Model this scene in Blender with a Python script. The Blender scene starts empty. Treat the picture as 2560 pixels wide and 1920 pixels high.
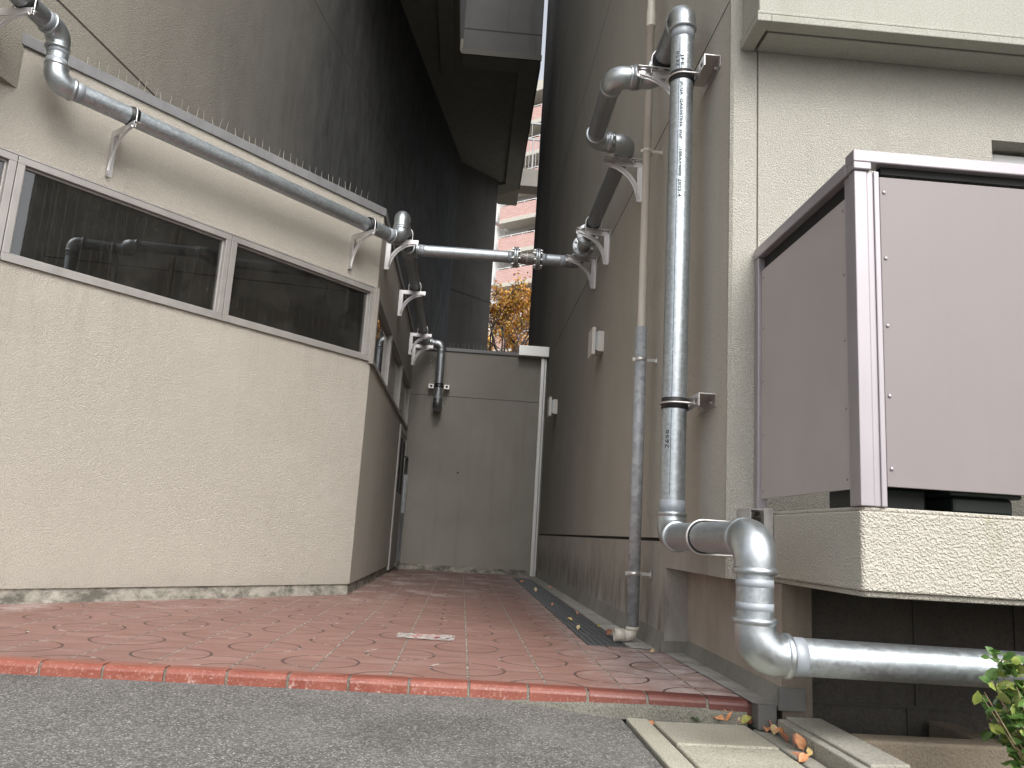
import bpy, bmesh, math, random
from mathutils import Vector, Matrix
random.seed(7)
S = bpy.context.scene
COL = S.collection
PI = math.pi
R = math.radians

# ------------------------------------------------------------------ helpers
class MB:
    """collects faces, builds one mesh object"""
    def __init__(s): s.v = []; s.f = []; s.sm = []
    def add(s, vs, fs, smooth=False, T=None):
        o = len(s.v)
        for p in vs:
            p = Vector(p)
            if T is not None: p = T @ p
            s.v.append(p)
        for f in fs:
            s.f.append([i + o for i in f]); s.sm.append(smooth)
        return s
    def box(s, x0, x1, y0, y1, z0, z1, T=None):
        vs = [(x0,y0,z0),(x1,y0,z0),(x1,y1,z0),(x0,y1,z0),(x0,y0,z1),(x1,y0,z1),(x1,y1,z1),(x0,y1,z1)]
        fs = [(0,3,2,1),(4,5,6,7),(0,1,5,4),(1,2,6,5),(2,3,7,6),(3,0,4,7)]
        return s.add(vs, fs, False, T)
    def prism(s, poly, z0, z1, T=None):
        n = len(poly)
        a = sum(poly[i][0]*poly[(i+1)%n][1]-poly[(i+1)%n][0]*poly[i][1] for i in range(n))
        if a < 0: poly = poly[::-1]
        vs = [(p[0],p[1],z0) for p in poly] + [(p[0],p[1],z1) for p in poly]
        fs = [tuple(range(n))[::-1], tuple(range(n, 2*n))]
        for i in range(n):
            j = (i+1) % n; fs.append((i, j, n+j, n+i))
        return s.add(vs, fs, False, T)
    def strip(s, path, d0, d1, z0, z1):
        """solid band along a 2D path between offsets d0..d1 (right hand positive)"""
        def off(d):
            out = []
            for i, p in enumerate(path):
                p = Vector(p)
                ns = []
                if i > 0:
                    e = (p - Vector(path[i-1])).normalized(); ns.append(Vector((e.y, -e.x)))
                if i < len(path)-1:
                    e = (Vector(path[i+1]) - p).normalized(); ns.append(Vector((e.y, -e.x)))
                if len(ns) == 1: out.append(p + ns[0]*d)
                else:
                    m = (ns[0]+ns[1]).normalized(); out.append(p + m*(d/m.dot(ns[0])))
            return out
        A, B = off(d0), off(d1)
        n = len(path); vs = []
        for i in range(n):
            vs += [(A[i].x,A[i].y,z0),(B[i].x,B[i].y,z0),(B[i].x,B[i].y,z1),(A[i].x,A[i].y,z1)]
        fs = [(0,1,2,3), tuple((n-1)*4+k for k in (3,2,1,0))]
        for i in range(n-1):
            o = i*4
            for k in range(4):
                fs.append((o+k, o+4+k, o+4+(k+1)%4, o+(k+1)%4))
        return s.add(vs, fs)
    def rings(s, rs, cap=True, smooth=True):
        n = len(rs[0]); vs = [p for r in rs for p in r]; fs = []
        for i in range(len(rs)-1):
            for k in range(n):
                fs.append((i*n+k, i*n+(k+1)%n, (i+1)*n+(k+1)%n, (i+1)*n+k))
        s.add(vs, fs, smooth)
        if cap:
            o = len(s.v)
            s.add(rs[0], [tuple(range(n))[::-1]]); s.add(rs[-1], [tuple(range(n))])
        return s
    def tube(s, path, r, n=16, cap=True):
        """swept circle; r number or list"""
        P = [Vector(p) for p in path]; m = len(P)
        rr = r if isinstance(r, (list, tuple)) else [r]*m
        T = []
        for i in range(m):
            a = P[max(0,i-1)]; b = P[min(m-1,i+1)]
            t = Vector((0,0,0))
            if i > 0 and (P[i]-P[i-1]).length > 1e-9: t += (P[i]-P[i-1]).normalized()
            if i < m-1 and (P[i+1]-P[i]).length > 1e-9: t += (P[i+1]-P[i]).normalized()
            T.append(t.normalized())
        u = T[0].orthogonal().normalized(); rs = []
        for i in range(m):
            u = (u - T[i]*u.dot(T[i])).normalized(); w = T[i].cross(u)
            rs.append([P[i] + (u*math.cos(2*PI*k/n) + w*math.sin(2*PI*k/n))*rr[i] for k in range(n)])
        return s.rings(rs, cap)
    def lathe(s, p0, p1, prof, n=32, cap=True):
        """prof: list of (t along p0->p1 in metres, radius); duplicate t gives a hard step"""
        p0 = Vector(p0); p1 = Vector(p1); d = (p1-p0).normalized()
        u = d.orthogonal().normalized(); w = d.cross(u); rs = []
        for t, r in prof:
            c = p0 + d*t
            rs.append([c + (u*math.cos(2*PI*k/n) + w*math.sin(2*PI*k/n))*r for k in range(n)])
        return s.rings(rs, cap)
    def cyl(s, p0, p1, r, n=24, cap=True):
        L = (Vector(p1)-Vector(p0)).length
        return s.lathe(p0, p1, [(0,r),(L,r)], n, cap)
    def ball(s, c, r, n=12, sx=1, sy=1, sz=1):
        rs = []
        for i in range(n//2+1):
            a = PI*i/(n//2); q = max(math.sin(a), 1e-3)
            rs.append([Vector((c[0]+sx*r*q*math.cos(2*PI*k/n), c[1]+sy*r*q*math.sin(2*PI*k/n), c[2]-sz*r*math.cos(a))) for k in range(n)])
        return s.rings(rs, False)
    def build(s, name, mat, parent=None, bevel=0, seg=2, **props):
        o = Vector((0,0,0))
        if parent is not None: o = Vector(parent['org']) if 'org' in parent else Vector((0,0,0))
        if parent is not None and parent.get('local'): o = Vector((0,0,0))
        me = bpy.data.meshes.new(name)
        me.from_pydata([tuple(p-o) for p in s.v], [], s.f)
        me.polygons.foreach_set('use_smooth', s.sm)
        me.materials.append(mat); me.update()
        ob = bpy.data.objects.new(name, me); COL.objects.link(ob)
        if parent is not None:
            ob.parent = parent; ob['org'] = tuple(o)
            if parent.get('local'): ob['local'] = True
        if bevel:
            b = ob.modifiers.new('bevel', 'BEVEL'); b.width = bevel; b.segments = seg; b.limit_method = 'ANGLE'; b.angle_limit = R(40)
        for k, v in props.items(): ob[k] = v
        return ob

def thing(name, label, cat, loc=(0,0,0), group=None, rz=0, local=False):
    o = bpy.data.objects.new(name, None); COL.objects.link(o)
    o.location = loc; o.rotation_euler = (0,0,rz); o.empty_display_size = .1
    o['label'] = label; o['category'] = cat
    if group: o['group'] = group
    if local: o['local'] = True
    else: o['org'] = tuple(loc)
    return o
def tag(o, label, cat, group=None):
    o['label'] = label; o['category'] = cat
    if group: o['group'] = group
    return o
def struct(o, label=None):
    o['kind'] = 'structure'
    if label: o['label'] = label
    return o
def copy_tree(o, parent=None):
    c = o.copy(); COL.objects.link(c)
    if parent is not None: c.parent = parent
    for ch in list(o.children): copy_tree(ch, c)
    return c

# ------------------------------------------------------------------ materials
class N:
    def __init__(s, name):
        s.m = bpy.data.materials.new(name); s.m.use_nodes = True
        s.t = s.m.node_tree; s.b = s.t.nodes['Principled BSDF']; s.out = s.t.nodes['Material Output']
        s.geo = s.t.nodes.new('ShaderNodeNewGeometry').outputs['Position']
        s.obj = s.t.nodes.new('ShaderNodeTexCoord').outputs['Object']
    def n(s, t, **k):
        x = s.t.nodes.new(t)
        for a, b in k.items(): setattr(x, a, b)
        return x
    def L(s, a, b): s.t.links.new(a, b)
    def put(s, sock, v):
        if isinstance(v, bpy.types.NodeSocket): s.L(v, sock)
        elif isinstance(v, (tuple, list)) and len(v) == 3 and sock.type == 'RGBA': sock.default_value = (*v, 1)
        else: sock.default_value = v
    def set(s, **k):
        for a, v in k.items(): s.put(s.b.inputs[a.replace('_', ' ')], v)
        return s
    def math(s, op, a, b=None, c=None, clamp=False):
        x = s.n('ShaderNodeMath', operation=op, use_clamp=clamp); s.put(x.inputs[0], a)
        if b is not None: s.put(x.inputs[1], b)
        if c is not None: s.put(x.inputs[2], c)
        return x.outputs[0]
    def sep(s, v):
        x = s.n('ShaderNodeSeparateXYZ'); s.L(v, x.inputs[0]); return x.outputs
    def comb(s, x, y, z):
        c = s.n('ShaderNodeCombineXYZ'); s.put(c.inputs[0], x); s.put(c.inputs[1], y); s.put(c.inputs[2], z); return c.outputs[0]
    def scale(s, v, sc):
        x = s.n('ShaderNodeVectorMath', operation='MULTIPLY'); s.put(x.inputs[0], v); x.inputs[1].default_value = sc; return x.outputs[0]
    def noise(s, sc, det=2, rough=.5, vec=None, dist=0):
        x = s.n('ShaderNodeTexNoise'); s.put(x.inputs['Vector'], s.geo if vec is None else vec)
        x.inputs['Scale'].default_value = sc; x.inputs['Detail'].default_value = det; x.inputs['Roughness'].default_value = rough
        x.inputs['Distortion'].default_value = dist
        return x.outputs['Fac']
    def voro(s, sc, feat='F1', vec=None, out='Distance', rnd=1):
        x = s.n('ShaderNodeTexVoronoi', feature=feat); s.put(x.inputs['Vector'], s.geo if vec is None else vec)
        x.inputs['Scale'].default_value = sc; x.inputs['Randomness'].default_value = rnd
        return x.outputs[out]
    def ramp(s, f, a, b, lo=0., hi=1.):
        x = s.n('ShaderNodeMapRange', clamp=True); s.put(x.inputs[0], f)
        x.inputs[1].default_value = a; x.inputs[2].default_value = b; x.inputs[3].default_value = lo; x.inputs[4].default_value = hi
        return x.outputs[0]
    def mix(s, f, a, b, mode='MIX'):
        x = s.n('ShaderNodeMix', data_type='RGBA', blend_type=mode); s.put(x.inputs[0], f); s.put(x.inputs[6], a); s.put(x.inputs[7], b)
        return x.outputs[2]
    def bump(s, h, strength=.5, dist=.01, nrm=None):
        x = s.n('ShaderNodeBump'); s.put(x.inputs['Height'], h); x.inputs['Strength'].default_value = strength; x.inputs['Distance'].default_value = dist
        if nrm is not None: s.L(nrm, x.inputs['Normal'])
        return x.outputs[0]
    def line(s, coord, at, w):
        """1 on a line |coord-at|<w"""
        return s.math('LESS_THAN', s.math('ABSOLUTE', s.math('SUBTRACT', coord, at)), w)

def stucco(name, col, grain=95, strength=.7, dist=.006, var=.10, stain=(.5,.45,.38), stain_amt=.35, hlines=(), vlines=(), extra=None, rough=.9, cav=.4):
    M = N(name)
    n1 = M.noise(grain, 1.5, .5); n2 = M.noise(grain*.45, 1, .5)
    h = M.math('ADD', M.ramp(n1, .35, .68), M.math('MULTIPLY', n2, .5))
    big = M.noise(1.1, 4, .6)
    c = M.mix(M.ramp(big, .3, .7), tuple(x*(1-var) for x in col), tuple(min(1,x*(1+var)) for x in col))
    # cavity dirt, with relief shading put into the colour: hollows darker, crests lighter
    c = M.mix(M.ramp(n1, .58, .38, 0, cav), c, tuple(x*.55 for x in col)); c = M.mix(M.ramp(n1, .56, .72, 0, cav*.6), c, tuple(min(.9,x*1.3) for x in col))
    # vertical rain streaks
    st = M.noise(1, 5, .62, M.scale(M.geo, (7,7,.5)))
    c = M.mix(M.ramp(st, .54, .78, 0, stain_amt), c, tuple(a*b for a, b in zip(col, stain)))
    if extra: c = extra(M, c)
    if hlines or vlines:
        p = M.sep(M.geo)
        for z, w in hlines:
            k = M.line(p[2], z, w); c = M.mix(M.math('MULTIPLY', k, .88), c, (.03,.028,.025))
            h = M.math('SUBTRACT', h, M.math('MULTIPLY', k, 1.5))
        for y, w in vlines:
            k = M.line(p[1], y, w); c = M.mix(M.math('MULTIPLY', k, .35), c, (.6,.57,.5))
    M.set(Base_Color=c, Roughness=rough, Normal=M.bump(h, strength, dist)); M.b.inputs['Specular IOR Level'].default_value = .25
    return M.m

def metal(name, col, rough=.35, spang=.12, bump=.02, grainscale=120, metallic=.85, dirt=.12, vec='geo'):
    M = N(name); V = M.geo if vec == 'geo' else M.obj
    v = M.voro(grainscale*.6, out='Color', vec=V)
    vv = M.n('ShaderNodeSeparateColor'); M.L(v, vv.inputs[0]); g = vv.outputs[0]
    n1 = M.noise(9, 4, .65, V); n2 = M.noise(grainscale*2.2, 2, .5, V)
    f = M.math('ADD', M.math('MULTIPLY', M.math('SUBTRACT', g, .5), spang*2), M.math('MULTIPLY', M.math('SUBTRACT', n1, .5), .14))
    f = M.math('ADD', f, 1.0)
    c = M.mix(1, col, M.comb(f, f, f), 'MULTIPLY')
    c = M.mix(M.ramp(n1, .58, .75, 0, dirt), c, tuple(x*.5 for x in col))
    r = M.math('ADD', M.math('MULTIPLY', g, .08), M.math('ADD', M.math('MULTIPLY', n1, .12), rough-.10))
    M.set(Base_Color=c, Metallic=metallic, Roughness=r, Normal=M.bump(n2, .25, bump*.05))
    return M.m

def paint(name, col, rough=.5, var=.06, metallic=0, streak=.12, spec=.5, bump=0, scale=6):
    M = N(name)
    b = M.noise(scale, 4, .6); st = M.noise(1, 4, .6, M.scale(M.geo, (26,26,1.2)))
    c = M.mix(M.ramp(b, .3, .7), tuple(x*(1-var) for x in col), tuple(min(1,x*(1+var)) for x in col))
    c = M.mix(M.ramp(st, .5, .75, 0, streak), c, tuple(x*.62 for x in col))
    M.set(Base_Color=c, Roughness=M.ramp(b, .3, .7, rough-.07, rough+.07), Metallic=metallic)
    M.b.inputs['Specular IOR Level'].default_value = spec
    if bump: M.set(Normal=M.bump(M.noise(180, 2), bump, .002))
    return M.m

def concrete(name, col, rough=.92, grain=160, strength=.4, streak=.4, dark=(.45,.43,.38), var=.16, pits=.3):
    M = N(name)
    b = M.noise(2.3, 6, .66); fine = M.noise(grain, 3, .6); st = M.noise(1, 5, .65, M.scale(M.geo, (11,11,.8)))
    c = M.mix(M.ramp(b, .3, .7), tuple(x*(1-var) for x in col), tuple(x*(1+var) for x in col))
    c = M.mix(M.ramp(fine, .4, .75, 0, pits), c, tuple(x*1.6 for x in col))
    c = M.mix(M.ramp(fine, .48, .25, 0, pits+.15), c, tuple(x*.45 for x in col))
    c = M.mix(M.ramp(st, .5, .75, 0, streak), c, tuple(x*y for x, y in zip(col, dark)))
    h = M.math('ADD', fine, M.math('MULTIPLY', b, .8))
    M.set(Base_Color=c, Roughness=rough, Normal=M.bump(h, strength, .006)); M.b.inputs['Specular IOR Level'].default_value = .25
    return M.m

# --- walls
def annex_tone_and_dirt(M, c):
    p = M.sep(M.geo)
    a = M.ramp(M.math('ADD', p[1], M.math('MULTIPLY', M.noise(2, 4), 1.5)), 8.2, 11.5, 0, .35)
    c = M.mix(a, c, (.16,.15,.135))  # darker towards the far end of the side wall
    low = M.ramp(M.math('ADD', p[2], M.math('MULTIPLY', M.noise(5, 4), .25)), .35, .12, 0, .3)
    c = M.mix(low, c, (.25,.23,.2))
    run = M.math('MULTIPLY', M.ramp(M.noise(1, 6, .75, M.scale(M.geo, (8,8,.5))), .5, .68), M.math('MULTIPLY', M.ramp(p[2], .9, 1.9), M.math('LESS_THAN', p[2], 1.95)))
    c = M.mix(M.math('MULTIPLY', run, .28), c, (.25,.23,.195))
    return M.mix(M.ramp(M.noise(1.3, 5, .7), .55, .75, 0, .14), c, (.62,.6,.55))
m_annex = stucco('annex_stucco', (.475,.443,.385), 230, .9, .004, .04, stain_amt=.12, extra=annex_tone_and_dirt)
def tower_stain_and_shade(M, c):
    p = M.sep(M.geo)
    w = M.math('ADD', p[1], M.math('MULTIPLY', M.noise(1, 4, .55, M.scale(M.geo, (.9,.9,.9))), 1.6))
    a = M.ramp(w, 4.3, 10., 0, .96)  # black stain plus deep-alley shade, both painted in with depth
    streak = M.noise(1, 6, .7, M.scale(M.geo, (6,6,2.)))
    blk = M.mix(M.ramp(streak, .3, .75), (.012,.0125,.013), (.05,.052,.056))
    blk = M.mix(M.ramp(p[2], 8.2, 5.0, 0, .8), blk, M.mix(M.ramp(streak, .3, .75), (.045,.047,.05), (.12,.123,.13)))  # lower part lightened to paint in back light from the gap
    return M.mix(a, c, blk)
m_tower = stucco('tower_stucco', (.42,.388,.325), 170, .9, .0045, .06, stain_amt=.05, hlines=((3.66,.009),(6.40,.006)), extra=tower_stain_and_shade)
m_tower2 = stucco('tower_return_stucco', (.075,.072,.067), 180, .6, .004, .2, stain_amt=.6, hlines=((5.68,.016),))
m_soffit = paint('soffit_paint', (.17,.165,.14), .85, .12, streak=.2, spec=.2)
m_parapet = stucco('parapet_stucco', (.10,.10,.10), 130, .7, .005, .12, stain_amt=.5, hlines=((9.07,.014),))
def right_tone_and_dirt(M, c):
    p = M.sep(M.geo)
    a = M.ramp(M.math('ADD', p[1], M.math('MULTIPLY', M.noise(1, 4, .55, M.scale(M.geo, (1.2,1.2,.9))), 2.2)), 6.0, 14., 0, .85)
    c = M.mix(a, c, (.055,.053,.05))  # wall colour darkens towards its far end
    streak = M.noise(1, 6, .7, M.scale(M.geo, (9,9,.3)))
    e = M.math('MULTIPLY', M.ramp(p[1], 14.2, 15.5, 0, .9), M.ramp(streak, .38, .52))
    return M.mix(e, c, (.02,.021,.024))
m_right = stucco('alley_stucco', (.52,.497,.435), 240, .9, .0035, .05, stain_amt=.10, hlines=((3.09,.006),(5.72,.007),(8.29,.008)), vlines=((8.92,.006),), extra=right_tone_and_dirt)
m_front = stucco('front_stucco', (.465,.452,.40), 220, .9, .0045, .05, cav=.3, stain=(.6,.6,.52), stain_amt=.3)
def slab_moss(M, c):
    p = M.sep(M.geo)
    n = M.noise(1, 5, .7, M.scale(M.geo, (9,9,2.6)))
    xx = M.ramp(p[0], 1.42, 1.56)
    a = M.math('MULTIPLY', M.math('MULTIPLY', M.ramp(n, .5, .72, 0, .65), xx), M.ramp(p[2], .5, .68))
    return M.mix(a, c, (.2,.21,.07))
m_slab = stucco('balcony_stucco', (.47,.445,.388), 150, .8, .006, .05, cav=.2, stain_amt=.12, extra=slab_moss)
m_eave = stucco('eave_paint', (.37,.372,.325), 180, .25, .002, .06, stain=(.62,.64,.5), stain_amt=.3)
m_back = stucco('boundary_stucco', (.30,.283,.25), 130, .8, .005, .12, stain_amt=.25, hlines=((2.44,.004),))
def base_dirt(M, c):
    p = M.sep(M.geo)
    s = M.noise(1, 7, .75, M.scale(M.geo, (6,6,1.1)))
    zz = M.math('ADD', p[2], M.math('MULTIPLY', M.noise(1, 4, .6, M.scale(M.geo, (6,6,.5))), .35))
    band = M.math('MULTIPLY', M.ramp(zz, .62, .45), M.ramp(zz, .2, .34))
    a = M.math('MULTIPLY', M.math('MULTIPLY', M.ramp(s, .40, .62), band), .7)
    c = M.mix(a, c, (.10,.085,.07))
    b = M.ramp(M.noise(1, 6, .75, M.scale(M.geo, (8,8,1.6))), .52, .75, 0, .3)
    return M.mix(b, c, (.42,.40,.36))
def concrete2(name, col, ex):
    M = N(name)
    b = M.noise(2.3, 6, .66); fine = M.noise(150, 3, .6)
    c = M.mix(M.ramp(b, .3, .7), tuple(x*.82 for x in col), tuple(x*1.15 for x in col))
    c = ex(M, c)
    c = M.mix(M.ramp(fine, .5, .25, 0, .3), c, tuple(x*.5 for x in col))
    M.set(Base_Color=c, Roughness=.9, Normal=M.bump(fine, .25, .004)); M.b.inputs['Specular IOR Level'].default_value = .25
    return M.m
m_base = concrete2('stained_base_render', (.345,.328,.295), base_dirt)
def recess_blotches(M, c):
    a = M.ramp(M.noise(1, 6, .7, M.scale(M.geo, (3.2,3.2,1.3))), .45, .72, 0, .45)
    c = M.mix(a, c, (.20,.165,.135))
    p = M.sep(M.geo)
    d = M.math('MULTIPLY', M.ramp(p[2], .26, .43), M.ramp(M.noise(1, 6, .7, M.scale(M.geo, (9,9,1.))), .35, .6, 0, .6))  # darker blotches towards the top
    return M.mix(d, c, (.14,.11,.09))
def plinth_dirt(M, c):
    n = M.noise(1, 6, .75, M.scale(M.geo, (5,5,9)))
    c = M.mix(M.ramp(n, .42, .6, 0, .85), c, (.07,.068,.055))
    return M.mix(M.ramp(M.noise(9, 5, .7), .55, .72, 0, .6), c, (.5,.48,.43))
m_recess = concrete2('recess_render', (.36,.32,.275), recess_blotches)
m_plinth = concrete2('mouldy_plinth_concrete', (.34,.325,.28), plinth_dirt)
m_conc = concrete('grey_concrete', (.30,.29,.25), grain=150, strength=.8, streak=.25, pits=.5, var=.22)
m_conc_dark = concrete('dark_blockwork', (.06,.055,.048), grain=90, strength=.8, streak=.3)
m_conc_brown = concrete('brown_blockwork', (.19,.16,.12), grain=110, strength=.7, streak=.3)
m_slabconc = concrete('cover_slab_concrete', (.37,.355,.29), grain=190, strength=.9, streak=.1, pits=.75, var=.22)
m_flash = paint('grey_flashing', (.17,.172,.175), .55, .15, streak=.4)
m_flash_d = paint('dark_lead_flashing', (.10,.10,.097), .6, .2, streak=.3)
m_gutterfl = concrete('base_flashing_mortar', (.20,.195,.175), grain=60, strength=.15, streak=.35, pits=.12)
m_frame = paint('bronze_aluminium', (.33,.315,.30), .45, .08, metallic=.35, streak=.25)
m_mauve = paint('mauve_aluminium_panel', (.205,.180,.180), .5, .035, streak=.06)
m_mauve_side = paint('mauve_side_panel', (.40,.368,.358), .55, .04, streak=.06)
m_rail = paint('silver_mauve_rail', (.34,.315,.335), .38, .04, metallic=.35, streak=.1)
m_white = paint('white_window_frame', (.75,.76,.76), .4, .03)
m_pvc = paint('cream_pvc', (.56,.52,.455), .38, .04, streak=.08)
m_lamp = paint('lamp_housing_paint', (.62,.605,.56), .45, .04)
m_lens = paint('lamp_lens', (.5,.56,.63), .2, .03)
m_rubber = paint('black_rubber', (.012,.012,.013), .55, .1)
m_black = paint('dark_void', (.012,.012,.012), .9, .1)
m_green = paint('dark_green_plastic', (.008,.016,.014), .45, .1)
m_terr = paint('terracotta_pot', (.45,.16,.05), .6, .1)
# --- metals
m_galv = metal('galvanised_steel', (.42,.46,.485), .44, .13, .02, 130, .88, .06)
m_galv_d = metal('galvanised_steel_dark', (.31,.33,.345), .46, .09, .02, 130, .88, .08)  # darker copy of the galvanised steel; fittings and zinc paint likewise
m_elbow = metal('malleable_fitting', (.45,.485,.505), .36, .04, .014, 200, .92, .03)
m_elbow_d = metal('malleable_fitting_dark', (.31,.33,.34), .40, .03, .014, 200, .92, .03)
m_zinc = paint('zinc_rich_paint', (.31,.34,.37), .5, .06, metallic=.25)
m_zinc_d = paint('zinc_rich_paint_dark', (.26,.275,.285), .5, .06, metallic=.25)
m_sus = metal('stainless_bracket', (.60,.59,.59), .42, .02, .01, 90, .75, 0, 'obj')
m_sus2 = metal('stainless_duct', (.62,.62,.60), .36, .02, .01, 60, .85, .05)
m_sleeve = metal('spangled_sleeve', (.36,.38,.40), .55, .2, .02, 55, .3, .03)
m_dark = metal('dark_grating_steel', (.17,.175,.18), .5, .1, .02, 90, .8)
m_ink = paint('marker_ink', (.008,.008,.01), .9, .1, spec=0)
m_stamp = paint('stamp_ink', (.07,.085,.09), .9, .2, spec=0)
m_chalk = paint('chalk_mark', (.8,.82,.82), .9, .05)

def braid():
    M = N('braided_hose'); p = M.sep(M.obj)
    ang = M.math('ARCTAN2', p[2], p[1])
    a = M.math('MULTIPLY', ang, 14.); b = M.math('MULTIPLY', p[0], 480.)
    w1 = M.math('SINE', M.math('ADD', a, b)); w2 = M.math('SINE', M.math('SUBTRACT', a, b))
    h = M.math('MAXIMUM', w1, w2)
    c = M.mix(M.ramp(h, 0., .9), (.12,.11,.10), (.62,.60,.56))
    M.set(Base_Color=c, Metallic=.95, Roughness=.33, Normal=M.bump(h, .6, .003)); return M.m
m_braid = braid()

def glass(name, tint=(.02,.021,.02), wires=True, refl=1.0):
    """dim wired window glass over a dark room"""
    M = N(name); t = M.t
    tr = M.n('ShaderNodeBsdfTransparent'); tr.inputs[0].default_value = (.42,.43,.42,1)
    gl = M.n('ShaderNodeBsdfGlossy'); gl.inputs['Roughness'].default_value = .015; gl.inputs[0].default_value = (refl,refl,refl,1)
    wav = M.noise(5, 2, .5); gn = M.bump(wav, .03, .004); M.L(gn, gl.inputs['Normal'])
    fr = M.n('ShaderNodeFresnel'); fr.inputs[0].default_value = 1.62
    mx = M.n('ShaderNodeMixShader'); M.L(M.math('ADD', fr.outputs[0], .04), mx.inputs[0]); M.L(tr.outputs[0], mx.inputs[1]); M.L(gl.outputs[0], mx.inputs[2])
    df = M.n('ShaderNodeBsdfDiffuse'); df.inputs[0].default_value = (.26,.255,.235,1)
    p = M.sep(M.geo)
    s = M.math('ADD', M.math('MULTIPLY', p[0], .656), M.math('MULTIPLY', p[1], .755))
    fx = M.math('FRACT', M.math('DIVIDE', s, .062))
    wire = M.math('MULTIPLY', M.math('LESS_THAN', fx, .05), .10 if wires else 0.)
    fz = M.math('FRACT', M.math('DIVIDE', p[2], .0125))
    film = M.math('MULTIPLY', M.math('LESS_THAN', fz, .3), .02)
    dust = M.ramp(M.noise(3, 5, .7), .45, .85, .015, .10)
    k = M.math('MAXIMUM', wire, M.math('ADD', film, dust))
    m2 = M.n('ShaderNodeMixShader'); M.L(k, m2.inputs[0]); M.L(mx.outputs[0], m2.inputs[1]); M.L(df.outputs[0], m2.inputs[2])
    M.L(m2.outputs[0], M.out.inputs[0]); return M.m
m_glass = glass('wired_window_glass')
m_glass2 = glass('side_window_glass', wires=False)

# --- ground
def asphalt():
    M = N('worn_asphalt')
    agg = M.voro(165, out='Color'); sc = M.n('ShaderNodeSeparateColor'); M.L(agg, sc.inputs[0])
    d = M.voro(165)
    fine = M.noise(330, 3, .6); big = M.noise(1.6, 5, .6); mid = M.noise(14, 4, .6)
    c = M.mix(M.ramp(big, .3, .7), (.085,.083,.079), (.152,.149,.142))
    c = M.mix(M.ramp(sc.outputs[0], .4, 1., 0, .7), c, (.40,.39,.36))
    c = M.mix(M.math('MULTIPLY', M.math('GREATER_THAN', sc.outputs[1], .92), M.ramp(d, .55, .35)), c, (.62,.60,.55))
    c = M.mix(M.ramp(fine, .52, .32, 0, .8), c, (.025,.025,.025))
    c = M.mix(M.ramp(mid, .58, .75, 0, .4), c, (.045,.044,.043))
    c = M.mix(M.ramp(M.noise(2.1, 5, .7), .52, .68, 0, .45), c, (.19,.187,.178)); c = M.mix(M.ramp(M.noise(.7, 4, .7), .52, .62, 0, .4), c, (.045,.044,.043)); c = M.mix(M.ramp(M.noise(40, 4, .7), .58, .72, 0, .55), c, (.035,.034,.033))
    h = M.math('ADD', M.math('MULTIPLY', M.ramp(d, .6, .1), .8), fine)
    M.set(Base_Color=c, Roughness=.88, Normal=M.bump(h, .8, .006)); return M.m
m_asph = asphalt()

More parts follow.
